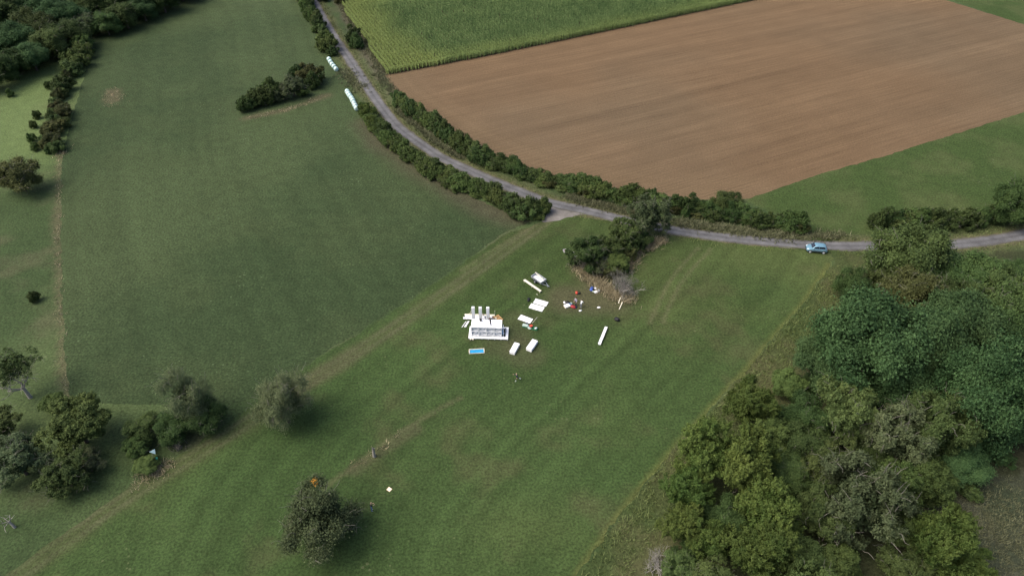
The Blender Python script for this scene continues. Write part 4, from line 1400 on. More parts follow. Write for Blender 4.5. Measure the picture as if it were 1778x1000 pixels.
# ------------------------------------------------------------------ panels, boxes and benches on the grass
def quad_board(name, px, t, mat, label, cat='panel', z0=.03, battens=2, group=None):
    """a flat sheet lying on the grass, given by its four corners in the photograph"""
    P = [G(*p) for p in px]
    c = sum(P, Vector()) / 4
    ax = ((P[1] - P[0]) + (P[2] - P[3])) / 2
    ay = ((P[3] - P[0]) + (P[2] - P[1])) / 2
    L, Wd = ax.length, ay.length
    a = math.atan2(ax.y, ax.x)
    e = empty(name, (c.x, c.y, 0), a, label, cat, group)
    part('sheet', mat, e, ((L, Wd, t), (0, 0, z0 + t / 2 + .03)), bevel=.004)
    for k in range(battens):
        part('batten', 'pine', e, ((.05, Wd - .1, .05), ((k - (battens - 1) / 2) * L * .7 / max(1, battens - 1), 0, .03)))
    return e


quad_board('lying_board', [(931, 519), (952.8, 525.6), (947.5, 532.6), (924.6, 526.2)], .03, 'white', 'white flat panel lying on grass, joined edge to edge with another, on the trailer side')
quad_board('lying_board', [(923.5, 527.5), (946.4, 534.0), (940.2, 541.8), (917, 534.4)], .03, 'white', 'white flat panel lying on grass, joined edge to edge with another, away from the trailer')
quad_board('lying_board', [(905.4, 547), (926.4, 555), (919.3, 562), (898, 554.2)], .03, 'white', 'single white flat panel lying beside the green bags')


def long_box(px, hgt, label, lidrim=False):
    P = [G(*p, hgt) for p in px]
    c = sum(P, Vector()) / 4
    ax = ((P[1] - P[0]) + (P[2] - P[3])) / 2
    ay = ((P[3] - P[0]) + (P[2] - P[1])) / 2
    L, Wd = ax.length, ay.length
    e = empty('white_box', (c.x, c.y, 0), math.atan2(ax.y, ax.x), label, 'box', 'long white boxes on the meadow')
    part('body', 'white', e, ((L - .03, Wd - .03, hgt - .09), (0, 0, (hgt - .09) / 2 + .02)), bevel=.01)
    part('lid', 'white', e, ((L, Wd, .07), (0, 0, hgt - .03)), bevel=.012)
    part('plinth', 'white2', e, ((L - .12, Wd - .12, .02), (0, 0, .008)))
    if lidrim:
        part('side_rail', 'white2', e, ((L + .02, .05, .08), (0, -Wd / 2 - .02, hgt * .62)))
    return e


long_box([(884.5, 610), (893.3, 594.2), (902.6, 596), (893.6, 612.6)], .55, 'long white lidded box standing on the deck side of its twin')
long_box([(913.2, 603.8), (924.6, 588.4), (933.8, 591.4), (923, 607.4)], .60, 'long white box with a side rail, standing away from the deck', True)


def bench(a, b, w, h, mat, label, legs, cat='bench'):
    a, b = G(*a, h), G(*b, h)
    c = (a + b) / 2
    L = (b - a).length
    e = empty('long_bench', (c.x, c.y, 0), math.atan2((b - a).y, (b - a).x), label, cat)
    part('seat', mat, e, ((L, w, .06), (0, 0, h - .03)), bevel=.008)
    for k in range(legs):
        x = (k / (legs - 1) - .5) * (L - .4)
        part('leg', mat, e, ((.06, w * .82, h - .062), (x, 0, (h - .062) / 2)))
    part('rail', mat, e, ((L - .5, .05, .12), (0, 0, h * .6)))
    return e


bench((910, 485.5), (939, 505.5), .46, .42, 'cream', 'long cream bench standing beside the trailer', 3)
bench((1052.8, 567.2), (1040.6, 597), .45, .40, 'white', 'long white bench standing alone on the meadow towards the wood', 6)
# tray with the blue liner
P0, P1 = G(814, 614), G(841, 612.5)
tr = empty('liner_tray', ((P0.x + P1.x) / 2, (P0.y + P1.y) / 2 + .38, 0), heading(P0, P1), 'shallow timber tray with a bright blue liner in front of the deck', 'tray')
TL, TW = (P1 - P0).length, .86
part('side_board', 'cream', tr, ((TL, .09, .16), (0, TW / 2, .08)))
part('side_board', 'cream', tr, ((TL, .05, .10), (0, -TW / 2, .05)))
part('end_board', 'cream', tr, ((.12, TW - .15, .16), (-TL / 2 + .062, -.02, .08)))
part('end_board', 'cream', tr, ((.10, TW - .15, .16), (TL / 2 - .052, -.02, .08)))
bm = bmesh.new()
bmesh.ops.create_grid(bm, x_segments=16, y_segments=6, size=.5, matrix=Matrix.Diagonal((TL - .24, TW - .16, 1, 1)))
for v in bm.verts:
    v.co.z = .07 + .012 * math.sin(9 * v.co.x) * math.cos(7 * v.co.y) + .004 * math.sin(31 * v.co.x)
bm_obj('liner', bm, 'tarp_blue', tr, True)

# ------------------------------------------------------------------ trailer
RL, FL = G(921, 484.5), G(940.5, 498)
ta = heading(RL, FL)
TLn, TWd = 2.55, 1.30
tc_ = (RL + FL) / 2 + Vector((-math.sin(ta), math.cos(ta), 0)) * (TWd / 2)
tl = empty('car_trailer', (tc_.x, tc_.y, 0), ta, 'grey flatbed trailer with low sides and a white sheet inside', 'trailer')
part('bed', 'steel', tl, ((TLn, TWd, .06), (0, 0, .52)))
for s in (-1, 1):
    part('side_wall', 'steel', tl, ((TLn, .04, .38), (0, s * (TWd / 2 + .022), .70)), bevel=.006)
    part('end_wall', 'steel', tl, ((.04, TWd - .002, .38), (s * (TLn / 2 - .022), 0, .742)), bevel=.006)
part('floor_sheet', 'white', tl, ((TLn - .35, TWd - .3, .03), (.05, -.08, .57)))
bm = bmesh.new()
bm_bar(bm, (TLn / 2 - .2, -.5, .44), (TLn / 2 + 1.15, 0, .42), .07, .08)
bm_bar(bm, (TLn / 2 - .2, .5, .44), (TLn / 2 + 1.15, 0, .42), .07, .08)
bm_obj('drawbar', bm, 'steel', tl)
bm = bmesh.new(); bm_box(bm, (.30, .10, .10), (TLn / 2 + 1.25, 0, .44)); bm_cyl(bm, .04, .34, (TLn / 2 + .95, .05, .24)); bm_cyl(bm, .09, .07, (TLn / 2 + .95, .05, .10), 'Y')
bm_obj('coupling', bm, 'steel', tl)
bm = bmesh.new(); bm_bar(bm, (-.1, -TWd / 2 - .12, .32), (-.1, TWd / 2 + .12, .32), .06); bm_obj('axle', bm, 'steel', tl)
for s in (-1, 1):
    w = empty('wheel', (0, 0, 0), 0, None, None); w.parent = tl; w.location = (-.1, s * (TWd / 2 + .17), .30)
    bm = bmesh.new(); bm_cyl(bm, .30, .17, (0, 0, 0), 'Y', 24); bmesh.ops.bevel(bm, geom=[e for e in bm.edges if e.calc_length() < .1 and False], offset=.02); bm_obj('tyre', bm, 'rubber', w)
    bm = bmesh.new(); bm_cyl(bm, .17, .19, (0, 0, 0), 'Y', 16); bm_obj('rim', bm, 'steel', w)
    bm = bmesh.new(); bm_box(bm, (.75, .22, .03), (-.1, s * (TWd / 2 + .17), .64)); bm_box(bm, (.03, .22, .22), (-.48, s * (TWd / 2 + .17), .53)); bm_box(bm, (.03, .22, .22), (.28, s * (TWd / 2 + .17), .53)); bm_obj('mudguard', bm, 'cartrim', tl)
tm_ = Matrix.Translation((tc_.x, tc_.y, 0)) @ Matrix.Rotation(ta, 4, 'Z')
plank('plank', tm_ @ Vector((-1.35, .42, 1.02)), tm_ @ Vector((.75, .36, .66)), .18, .05, 'cream', 'cream plank lying aslant in the grey trailer')
p = G(931.5, 511); q = G(933.5, 512)
plank('offcut', (p.x, p.y, .04), (q.x, q.y, .04), .1, .05, 'cream', 'short cream wood offcut on the grass near the long bench', None, 'offcut')
# stakes at the end of the clump
for k, (a, b, lab) in enumerate((((1073.5, 527), (1076.5, 523), 'shorter pale stake leaning in the dry grass by the bare bush'), ((1075, 537.5), (1080, 530), 'longer pale stake lying out of the dry grass by the bare bush'))):
    A1, B1 = G(*a), G(*b)
    plank('stake', (A1.x, A1.y, .05), (B1.x, B1.y, .9 - .2 * k), .12, .08, 'cream', lab, None, 'stake')

# ------------------------------------------------------------------ bags, crates and scraps
def crate(px, py, size, rz, mat, label, cat='crate', lid=None):
    p = G(px, py)
    e = empty('crate', (p.x, p.y, 0), rz, label, cat)
    l, w, h = size
    t = .02
    part('base_board', mat, e, ((l - .05, w - .05, t), (0, 0, t)))
    for s in (-1, 1):
        part('side', mat, e, ((l, t, h), (0, s * (w / 2 - t / 2), h / 2)))
        part('end', mat, e, ((t, w - 2 * t - .002, h - .02), (s * (l / 2 - t / 2), 0, h / 2)))
    if lid:
        part('lid', lid, e, ((l + .02, w + .02, .03), (0, 0, h + .016)), bevel=.006)
    return e


def bag(px, py, size, mat, seed, label, cat='bag', strap=True):
    p = G(px, py)
    o = rough_blob('bag', mat, (p.x, p.y, 0), size, seed, label, cat)
    o.rotation_euler.z = seed * 1.3
    if strap:
        bm = bmesh.new()
        n = 8
        pts = [Vector((size[0] * .28 * math.cos(math.pi * k / n), 0, size[2] * .85 + .12 * math.sin(math.pi * k / n))) for k in range(n + 1)]
        for a, b in zip(pts[:-1], pts[1:]):
            bm_bar(bm, a, b, .035, .015)
        bm_obj('strap', bm, 'black', o)
    return o


crate(984.5, 532.5, (.95, .7, .28), .5, 'cream', 'open cream crate at the edge of the picnic gear', lid='white')
bag(985, 526.5, (.7, .6, .55), 'black', 2, 'black bag behind the cream crate')
bag(980, 526, (.45, .4, .3), 'shirt', 4, 'white sack beside the black bag', strap=False)
bag(988.5, 529, (1.0, .7, .35), 'denim', 5, 'faded blue blanket roll between crate and red bag')
bag(992, 528, (.4, .4, .45), 'paleg', 6, 'pale grey-green pouch behind the red bag')
bag(995, 533.5, (.9, .7, .5), 'red', 7, 'dark red bag at the feet of the person in lilac')
bag(1000, 534, (.5, .4, .3), 'navy', 8, 'navy bag beside the dark red bag')
bag(1006.5, 540, (.3, .25, .18), 'shirt', 9, 'small white cloth on the grass below the crouching person', strap=False)
bag(1008.6, 539.4, (.34, .3, .2), 'shirt', 10, 'small white pouch on the grass near the crouching person')
bag(1001.2, 509.6, (.6, .5, .5), 'orange', 11, 'bright red-orange bag alone on the worn grass')
bag(1004.8, 510.2, (.6, .42, .4), 'black', 12, 'black bag next to the bright red-orange one')
bag(1027.5, 502.5, (1.1, .6, .5), 'blue', 13, 'blue bag in the shade of the clump')
bag(1034, 501.4, (.5, .4, .3), 'shirt', 14, 'white bag beside the blue one', strap=False)
bag(1036.5, 506.5, (1.2, .7, .32), 'shirt', 15, 'large crumpled white sheet near the dry grass', 'sheet', False)
bag(1029.5, 506, (.4, .3, .16), 'paleg', 16, 'small pale cloth between blue bag and white sheet', 'cloth', False)
bag(1039.6, 534, (.5, .4, .12), 'shirt', 17, 'scrap of white paper alone on worn grass', 'paper', False)
bag(918, 521, (.85, .5, .4), 'black', 18, 'black sack lying beside the joined white panels')
bag(1071, 556, (.8, .75, .7), 'black', 19, 'round black sack alone on the grass below the stakes')
crate(912, 567, (.9, .6, .32), -.3, 'green', 'dark green crate beside the single white panel', lid='paleg')
bag(914, 564, (.6, .5, .5), 'navy', 20, 'dark teal bag on top side of the green crate')
bag(918.5, 569, (1.0, .6, .32), 'paleg', 21, 'pale grey-green bag between green crate and red box')
crate(922, 568, (.5, .42, .34), .4, 'red', 'small red box among the green bags', lid='orange')
crate(928, 571.5, (1.0, .55, .28), -.25, 'green', 'long green crate at the outer end of the bags')
bag(930.5, 571, (.45, .35, .42), 'shirt', 22, 'white bag in the long green crate', strap=False)
p = G(924, 561); q = G(933, 551)
plank('rod', (p.x, p.y, .02), (q.x, q.y, .05), .045, .03, 'cream', 'thin straw-coloured rod lying between panel and grass', None, 'rod')
# white tub with red sack, at the edge of the clump
p = G(985.5, 440)
tb = empty('white_tub', (p.x, p.y, 0), -.5, 'white curved tub with grey cover at the clump edge', 'tub')
bm = bmesh.new()
NU, NV = 18, 6
grid = []
for i in range(NU):
    a = 2 * math.pi * i / NU
    row = []
    for j in range(NV):
        t = j / (NV - 1)
        r = .55 + .45 * t ** .6
        row.append(bm.verts.new((1.0 * r * math.cos(a), .58 * r * math.sin(a), .03 + .5 * t ** 1.4)))
    grid.append(row)
for i in range(NU):
    for j in range(NV - 1):
        bm.faces.new((grid[i][j], grid[(i + 1) % NU][j], grid[(i + 1) % NU][j + 1], grid[i][j + 1]))
bm.faces.new([g[0] for g in grid][::-1])
bm_obj('hull', bm, 'white', tb, True)
rough_blob('cover', 'grey', (.25, .12, .3), (1.2, .85, .4), 5, None, None, parent=tb)
o = rough_blob('sack', 'red', (p.x - .3, p.y + .1, .48), (.55, .5, .4), 6, 'small red sack lying in the white tub', 'sack')
for k, (x, y) in enumerate(((995.5, 434), (999, 441.5), (1001.5, 440), (1006, 451.5), (1013, 448), (1018, 446.5), (1023, 450))):
    pp = G(x, y)
    bag(x, y + 4, (.5 + .2 * (k % 2), .25, .14), 'shirt', 40 + k, 'white scrap strewn in the grass under the olive tree', 'scrap', False)['group'] = 'white scraps under the olive tree'


# ------------------------------------------------------------------ wrapped bales
def bale_mesh():
    bm = bmesh.new()
    seg = 28
    prof = [(0, -.58), (.36, -.58), (.50, -.54), (.59, -.44), (.635, -.25), (.64, 0), (.635, .25), (.59, .44), (.50, .54), (.36, .58), (0, .58)]
    rows = []
    rng = np.random.default_rng(8)
    for r, x in prof:
        if r == 0:
            rows.append([bm.verts.new((x, 0, .62))])
        else:
            rows.append([bm.verts.new((x + .012 * math.sin(k * 3.1), (r + rng.uniform(-.008, .008)) * math.cos(2 * math.pi * k / seg), .62 + (r + rng.uniform(-.008, .008)) * math.sin(2 * math.pi * k / seg) * (.97 if k > seg / 2 else 1))) for k in range(seg)])
    for a, b in zip(rows[:-1], rows[1:]):
        for k in range(seg):
            k2 = (k + 1) % seg
            if len(a) == 1:
                bm.faces.new((a[0], b[k2], b[k]))
            elif len(b) == 1:
                bm.faces.new((a[k], a[k2], b[0]))
            else:
                bm.faces.new((a[k], a[k2], b[k2], b[k]))
    me = bpy.data.meshes.new('wrapped_bale')
    bmesh.ops.recalc_face_normals(bm, faces=bm.faces)
    bm.to_mesh(me); bm.free()
    me.materials.append(MAT['wrap'])
    for pl in me.polygons:
        pl.use_smooth = True
    return me


BALE = bale_mesh()
for pxs, n, lab, grp in (([(603.5, 163), (606, 168), (611.5, 175), (614.5, 182), (619.5, 192)], 8, 'round hay bale in mint wrap, in the row at the yellow-green shrubs', 'wrapped bales of the lower row'),
                         ([(572, 107), (576, 114), (584, 124)], 5, 'round hay bale in mint wrap, in the row below the rounded shrubs', 'wrapped bales of the upper row')):
    line = smooth(GP(pxs), 2)
    pts = resample(line, np.sum(np.hypot(*np.diff(line, axis=0).T)) / (n - 1) * .9999)[:n]
    for k, (x, y) in enumerate(pts):
        o = link(bpy.data.objects.new('wrapped_bale', BALE))
        d = pts[min(k + 1, n - 1)] - pts[max(k - 1, 0)]
        o.location = (x, y, 0)
        o.rotation_euler = (0, 0, math.atan2(d[1], d[0]) + random.uniform(-.08, .08))
        s = random.uniform(.96, 1.04)
        o.scale = (1, s, s)
        tag(o, lab, 'bale', grp)


# ------------------------------------------------------------------ car
def build_car():
    a, b = G(1405.5, 439), G(1429, 441)          # contact points of the near wheels, front and rear
    wb = (b - a).length
    ang = heading(b, a)                           # local +X points forward
    left = Vector((-math.sin(ang), math.cos(ang), 0))
    c = (a + b) / 2
    side = left if left.y > 0 else -left
    c = c + side * .78
    car = empty('parked_car', (c.x, c.y, 0), ang, 'pale blue small hatchback parked on the lane edge', 'car')
    hl = 1.86
    # lower body: stations (x, half width, top z)
    stn = [(hl, .56, .55), (hl - .06, .70, .68), (hl - .25, .80, .80), (hl - .6, .84, .90), (hl - .95, .85, .98), (.35, .855, 1.0), (-.4, .86, 1.02), (-1.2, .85, 1.03), (-hl + .12, .80, 1.0), (-hl, .72, .85)]
    bm = bmesh.new()
    rows = []
    for x, hw, zt in stn:
        e = .26 if abs(x) < hl - .1 else .32
        pr = [(-hw * .90, e), (-hw, e + .16), (-hw * 1.0, min(.62, zt - .12)), (-hw * .97, zt - .05), (-hw * .88, zt), (0, zt + .03), (hw * .88, zt), (hw * .97, zt - .05), (hw * 1.0, min(.62, zt - .12)), (hw, e + .16), (hw * .90, e)]
        rows.append([bm.verts.new((x, y, z)) for y, z in pr])
    for r0, r1 in zip(rows[:-1], rows[1:]):
        for k in range(len(r0)):
            k2 = (k + 1) % len(r0)
            bm.faces.new((r0[k], r0[k2], r1[k2], r1[k]))
    bm.faces.new(rows[0]); bm.faces.new(rows[-1][::-1])
    bm_obj('body', bm, 'carpaint', car, True)
    # cabin
    cs = [(1.02, .74, .96, .70, .985), (.42, .77, .98, .60, 1.44), (-.2, .77, 1.0, .60, 1.50), (-.9, .77, 1.01, .595, 1.49), (-1.45, .75, 1.01, .57, 1.42), (-1.72, .70, 1.0, .64, 1.08)]
    bm = bmesh.new()
    rows = []
    for x, hb, zb, ht, zt in cs:
        rows.append([bm.verts.new((x, y, z)) for y, z in ((-hb, zb - .02), (-ht, zt), (-ht * .6, zt + .035), (ht * .6, zt + .035), (ht, zt), (hb, zb - .02))])
    for r0, r1 in zip(rows[:-1], rows[1:]):
        for k in range(5):
            bm.faces.new((r0[k], r0[k + 1], r1[k + 1], r1[k]))
    bm.faces.new(rows[0]); bm.faces.new(rows[-1][::-1])
    bm_obj('roof', bm, 'carpaint', car, True)

    def pane(name, pts, off, mat='glass'):
        bm = bmesh.new()
        P = [Vector(p) for p in pts]
        n = (P[1] - P[0]).cross(P[2] - P[0]).normalized()
        if n.dot(sum(P, Vector()) / len(P) - Vector((-.2, 0, .9))) < 0:
            n = -n
        f = [bm.verts.new(p + n * off) for p in P]
        g = [bm.verts.new(p - n * .01) for p in P]
        bm.faces.new(f); bm.faces.new(g[::-1])
        for i in range(len(P)):
            j = (i + 1) % len(P)
            bm.faces.new((f[i], g[i], g[j], f[j]))
        return bm_obj(name, bm, mat, car)

    pane('windscreen', [(.97, -.66, 1.03), (.97, .66, 1.03), (.46, .55, 1.44), (.46, -.55, 1.44)], .035)
    pane('rear_window', [(-1.70, -.58, 1.14), (-1.70, .58, 1.14), (-1.48, .52, 1.40), (-1.48, -.52, 1.40)], .02)
    for s in (-1, 1):
        pane('side_window', [(.80, s * .757, 1.03), (-.22, s * .775, 1.05), (-.22, s * .635, 1.42), (.42, s * .64, 1.38)], .014)
        pane('side_window', [(-.28, s * .775, 1.05), (-1.38, s * .757, 1.07), (-1.25, s * .63, 1.39), (-.28, s * .635, 1.42)], .014)
        bm = bmesh.new(); bm_box(bm, (2.0, .03, .20), (-.05, s * .862, .44), bevel=.01); bm_obj('side_skirt', bm, 'cartrim', car)
        bm = bmesh.new(); bm_box(bm, (.16, .20, .13), (.72, s * .90, 1.04), bevel=.03); bm_obj('mirror', bm, 'carpaint', car)
        bm = bmesh.new(); bm_box(bm, (.30, .22, .15), (hl - .22, s * .60, .72), (0, .35, -s * .5), bevel=.04); bm_obj('headlight', bm, 'lamp', car)
        bm = bmesh.new(); bm_box(bm, (.10, .16, .32), (-hl + .09, s * .66, .84), bevel=.03); bm_obj('tail_light', bm, 'tail', car)
        bm = bmesh.new(); bm_box(bm, (.16, .025, .03), (-.05, s * .868, .86)); bm_obj('door_handle', bm, 'cartrim', car)
        for xx in (wb / 2, -wb / 2):
            w = link(bpy.data.objects.new('wheel', None), car); w.location = (xx, s * .76, .30)
            bm = bmesh.new(); bm_cyl(bm, .375, .10, (0, s * .045, .02), 'Y', 28); bm_obj('wheel_arch', bm, 'cartrim', w)
            bm = bmesh.new(); bm_cyl(bm, .30, .20, (0, s * .02, 0), 'Y', 28); bm_obj('tyre', bm, 'rubber', w)
            bm = bmesh.new(); bm_cyl(bm, .20, .02, (0, s * .122, 0), 'Y', 20); bm_obj('rim', bm, 'lamp', w)
    bm = bmesh.new(); bm_box(bm, (.12, 1.25, .20), (hl - .02, 0, .42), bevel=.05); bm_obj('front_bumper', bm, 'cartrim', car)
    bm = bmesh.new(); bm_box(bm, (.12, 1.45, .24), (-hl, 0, .46), bevel=.05); bm_obj('rear_bumper', bm, 'cartrim', car)
    bm = bmesh.new(); bm_box(bm, (.06, .75, .10), (hl - .02, 0, .62), bevel=.02); bm_obj('grille', bm, 'cartrim', car)


build_car()

# ------------------------------------------------------------------ signs, posts, pad
p = G(274, 806)
sg = empty('nature_sign', (p.x, p.y, 0), .25, 'triangular pale sign above a small green plate on a post by the hollow', 'sign')
bm = bmesh.new(); bm_cyl(bm, .045, 2.3, (0, 0, 1.1), seg=10); bm_obj('post', bm, 'postwood', sg)
bm = bmesh.new()
tri = [(-.42, 2.32), (.36, 2.62), (.22, 1.78)]
f = [bm.verts.new((x, -.06, z)) for x, z in tri]; g = [bm.verts.new((x, -.035, z)) for x, z in tri]
bm.faces.new(f); bm.faces.new(g[::-1])
for i in range(3):
    bm.faces.new((f[i], g[i], g[(i + 1) % 3], f[(i + 1) % 3]))
bm_obj('triangle_plate', bm, 'signpale', sg).rotation_euler.x = -.25
part('square_plate', 'signgreen', sg, ((.52, .025, .50), (.12, -.06, 1.35), (-.25, .25, 0)), bevel=.006)
p = G(995.5, 337)
mk = empty('marker_post', (p.x, p.y, 0), 0, 'small white marker post on the verge before the hedge', 'post')
part('shaft', 'white', mk, ((.14, .10, .95), (0, 0, .475)), bevel=.02)
part('reflector_band', 'black', mk, ((.15, .11, .16), (0, 0, .74)))
p = G(231, 796)
ps = empty('fence_post', (p.x, p.y, 0), .3, 'weathered grey post at the hollow beside the sign', 'post')
bm = bmesh.new(); bm_cyl(bm, .11, 1.5, (0, 0, .7), seg=9, r2=.085); bm_obj('shaft', bm, 'postwood', ps)
bm = bmesh.new(); bm_bar(bm, (0, 0, .95), (2.6, -.1, .9), .07, .09); bm_obj('rail', bm, 'postwood', ps)
P = [G(*q) for q in ((675.6, 845.2), (681, 848.8), (676.2, 853.6), (670.8, 849.6))]
c = sum(P, Vector()) / 4
pd = empty('landing_pad', (c.x, c.y, 0), heading(P[0], P[1]), 'square cream landing pad lying on the near grass', 'landing pad')
part('mat', 'cream', pd, (((P[1] - P[0]).length, (P[3] - P[0]).length, .012), (0, 0, .03)))
part('hem', 'pine', pd, (((P[1] - P[0]).length + .06, (P[3] - P[0]).length + .06, .010), (0, 0, .018)))


# ------------------------------------------------------------------ people
def limb_chain(v, dirs):
    out = [v]
    for d, L in dirs:
        out.append(out[-1] + Vector(d).normalized() * L)
    return out


def person(loc, rz, label, top, legs, shoes, hair, pose, z=0.0, sleeves='top', shin=None):
    """facing local +Y; one continuous skinned body coloured by garment, hair as a child"""
    V, Ed, R, Tg = [], [], [], []

    def add(p, r, t, parent=None):
        V.append(tuple(p)); R.append(r); Tg.append(t)
        if parent is not None:
            Ed.append((parent, len(V) - 1))
        return len(V) - 1

    hip = pose.get('hip', .93)
    lean = pose.get('lean', 0.0)
    up = Vector((0, math.sin(lean), math.cos(lean)))
    P0 = Vector((0, 0, hip))
    i0 = add(P0, (.155, .11), 'legs')
    i1 = add(P0 + up * .18, (.14, .10), 'top', i0)
    i2 = add(P0 + up * .36, (.165, .115), 'top', i1)
    i3 = add(P0 + up * .50, (.12, .09), 'top', i2)
    hd = Vector((0, math.sin(lean * .5 + pose.get('nod', 0)), math.cos(lean * .5 + pose.get('nod', 0))))
    i4 = add(P0 + up * .52 + hd * .06, (.055, .055), 'skin', i3)
    i5 = add(P0 + up * .52 + hd * .14, (.08, .09), 'skin', i4)
    i6 = add(P0 + up * .52 + hd * .24 + Vector((0, .01, 0)), (.08, .098), 'skin', i5)
    headc = P0 + up * .52 + hd * .20
    for s in (-1, 1):
        th, sh = pose['leg'][0 if s < 0 else 1]
        a = P0 + Vector((s * .095, 0, -.04))
        ja = add(a, (.09, .10), 'legs', i0)
        k = a + Vector((s * .03, math.sin(th), -math.cos(th))).normalized() * .43
        jm = add((a + k) / 2, (.082, .085), 'legs', ja)
        jk = add(k, (.062, .064), 'legs', jm)
        q = k + Vector((0, math.sin(sh), -math.cos(sh))) * .42
        jc = add(k * .6 + q * .4, (.056, .058), shin or 'legs', jk)
        jq = add(q, (.042, .045), shin or 'legs', jc)
        fx = Vector((s * .03, math.cos(sh * .6), math.sin(sh * .6) * .6 - .1)).normalized()
        add(q + fx * .17 + Vector((0, 0, -.045)), (.042, .03), 'shoes', jq)
        au, el = pose['arm'][0 if s < 0 else 1]
        so = P0 + up * .46 + Vector((s * .19, 0, 0))
        js = add(so, (.062, .06), 'top', i3)
        ed = Vector(au).normalized()
        e = so + ed * .29
        je = add(e, (.044, .044), sleeves, js)
        wd = Vector(el).normalized()
        w = e + wd * .25
        jw = add(w, (.030, .032), 'skin' if sleeves != 'top' or True else 'top', je)
        pm = w + wd * .07
        jp = add(pm, (.036, .018), 'skin', jw)
        sidev = wd.cross(Vector((0, 0, 1)))
        sidev = sidev.normalized() if sidev.length > .1 else Vector((1, 0, 0))
        for fi in range(4):
            f0 = pm + wd * .03 + sidev * (.027 - .018 * fi)
            jf = add(f0, (.009, .009), 'skin', jp)
            L = (.062, .074, .070, .054)[fi]
            j2 = add(f0 + wd * L * .55 + Vector((0, 0, -.006)), (.0085, .0085), 'skin', jf)
            add(f0 + wd * L + Vector((0, 0, -.02)), (.0075, .0075), 'skin', j2)
        t0 = w + wd * .035 + sidev * .034
        jt = add(t0, (.011, .011), 'skin', jp)
        add(t0 + (wd + sidev * .7).normalized() * .05, (.009, .009), 'skin', jt)
    me = bpy.data.meshes.new('person_cage')
    me.from_pydata(V, Ed, [])
    o = bpy.data.objects.new('person_cage', me)
    COL.objects.link(o)
    o.modifiers.new('Skin', 'SKIN').use_smooth_shade = True
    sv = me.skin_vertices[0].data
    for k, r in enumerate(R):
        sv[k].radius = r
        sv[k].use_root = (k == 0)
    ss = o.modifiers.new('Sub', 'SUBSURF'); ss.levels = 1; ss.render_levels = 1
    dg = bpy.context.evaluated_depsgraph_get()
    dg.update()
    nm = bpy.data.meshes.new_from_object(o.evaluated_get(dg))
    bpy.data.objects.remove(o)
    keys = ['top', 'legs', 'shoes', 'skin', 'shin']
    nm.materials.clear()
    for m in (top, legs, shoes, 'skin', 'shirt'):
        nm.materials.append(MAT[m])
    pv = np.array(V)
    zmin = 1e9
    for f in nm.polygons:
        c = np.array(f.center)
        k = int(np.argmin(((pv - c) ** 2).sum(1)))
        f.material_index = keys.index(Tg[k])
        f.use_smooth = True
    zmin = min(v.co.z for v in nm.vertices)
    for v in nm.vertices:
        v.co.z -= zmin
    ob = bpy.data.objects.new('person', nm)
    COL.objects.link(ob)
    ob.location = (loc[0], loc[1], z)
    ob.rotation_euler = (0, 0, rz)
    tag(ob, label, 'person')
    bm = bmesh.new()
    bmesh.ops.create_icosphere(bm, subdivisions=2, radius=1)
    for v in bm.verts:
        y = v.co.y
        v.co = Vector((v.co.x * .098, v.co.y * .115 - .02, v.co.z * .115 + .035))
        if y > .35:
            v.co.z = max(v.co.z, .085)
    h = bm_obj('hair', bm, hair, ob, True)
    h.location = headc - Vector((0, 0, zmin))
    bm = bmesh.new()
    bmesh.ops.create_cone(bm, cap_ends=True, segments=8, radius1=.02, radius2=.006, depth=.05, matrix=Matrix.Translation((0, .105, -.01)) @ Matrix.Rotation(-1.1, 4, 'X'))
    n_ = bm_obj('nose', bm, 'skin', ob, True); n_.location = headc - Vector((0, 0, zmin))
    for s in (-1, 1):
        bm = bmesh.new(); bmesh.ops.create_icosphere(bm, subdivisions=1, radius=.014, matrix=Matrix.Translation((s * .034, .092, .018))); ey = bm_obj('eye', bm, 'black', ob); ey.location = headc - Vector((0, 0, zmin))
        bm = bmesh.new(); bmesh.ops.create_icosphere(bm, subdivisions=1, radius=.03, matrix=Matrix.Translation((s * .092, .0, 0)) @ Matrix.Diagonal((.4, .8, 1.2, 1))); er = bm_obj('ear', bm, 'skin', ob, True); er.location = headc - Vector((0, 0, zmin))
    return ob


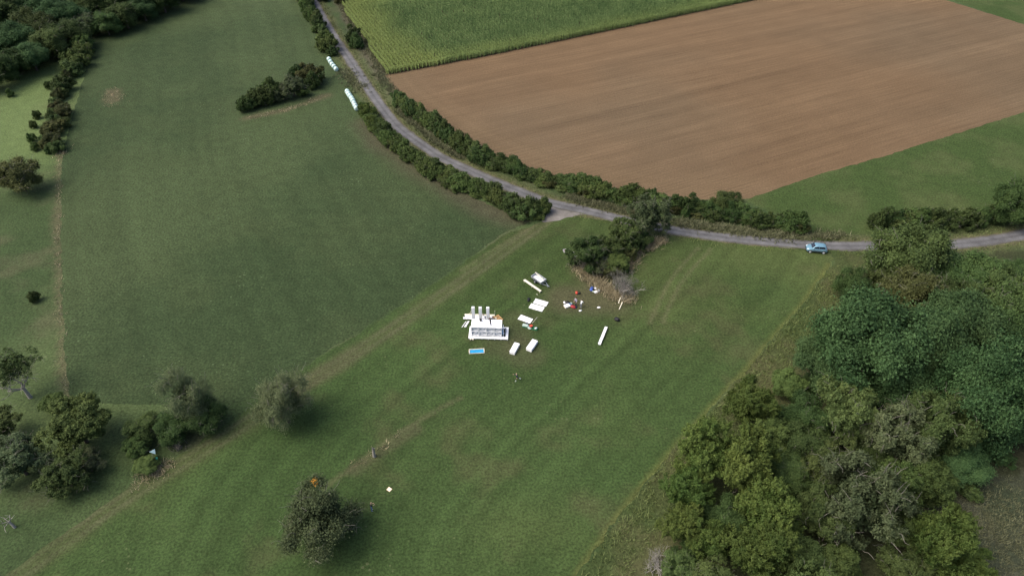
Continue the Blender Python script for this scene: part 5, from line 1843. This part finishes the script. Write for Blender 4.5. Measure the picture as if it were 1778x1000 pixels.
DOWN = (0, .05, -1)
p = G(898, 661)
person((p.x, p.y), 1.75, 'running person in dark top, black trousers and white socks on the open meadow', 'navy', 'black', 'shirt', 'fairhair',
       {'lean': .22, 'leg': [(.65, -.1), (-.55, -1.1)], 'arm': [((-.2, -.5, -.8), (0, .5, -.5)), ((.2, .7, -.6), (0, .8, .5))]}, shin='shin')
p = G(646, 886)
person((p.x, p.y), -1.0, 'person in black jacket and blue jeans standing near the landing pad', 'black', 'denim', 'shirt', 'fairhair',
       {'lean': .08, 'nod': .35, 'leg': [(.1, -.05), (-.1, -.12)], 'arm': [((-.15, .25, -1), (.35, .9, .1)), ((.15, .25, -1), (-.35, .9, .1))]})
q = D(3.55, 1.15)
person((q.x, q.y), rz + 2.6, 'person in dark navy clothes standing on a rack roof', 'navy', 'navy', 'shirt', 'hair',
       {'lean': .3, 'leg': [(.12, -.1), (-.12, -.15)], 'arm': [((-.25, .5, -.9), (.1, .8, -.4)), ((.25, .5, -.9), (-.1, .8, -.4))]}, z=DZ + .072 + UH + .026)
q = D(3.72, 3.75)
person((q.x, q.y), rz + 3.0, 'person in dark grey top standing behind the racks beside the last column', 'grey', 'navy', 'black', 'hair',
       {'lean': .15, 'leg': [(.1, 0), (-.1, -.1)], 'arm': [((-.5, .6, -.3), (0, .9, .1)), ((.5, .6, -.3), (0, .9, .1))]})
q = D(2.42, 4.55)
person((q.x, q.y), rz + 2.2, 'person in white shirt and grey trousers bending between the columns', 'shirt', 'grey', 'black', 'fairhair',
       {'lean': .55, 'leg': [(.25, -.15), (-.1, -.2)], 'arm': [((-.3, .5, -.9), (0, .5, -.8)), ((.3, .6, -.8), (0, .6, -.7))]})
p = G(999.5, 530)
person((p.x, p.y), 2.4, 'person in pale lilac shirt and dark trousers standing at the red bag', 'lilac', 'navy', 'black', 'hair',
       {'lean': .12, 'nod': .2, 'leg': [(.08, -.02), (-.08, -.1)], 'arm': [((-.25, .15, -1), (.1, .5, -.8)), ((.25, .15, -1), (-.1, .5, -.8))]})
p = G(1008, 535)
person((p.x, p.y), -.6, 'person in white shirt and dark shorts stooping with dark hair beside the picnic gear', 'shirt', 'grey', 'shirt', 'hair',
       {'lean': .75, 'leg': [(.3, -.2), (.15, -.3)], 'arm': [((-.2, .4, -.9), (0, .3, -.9)), ((.2, .4, -.9), (0, .3, -.9))]})
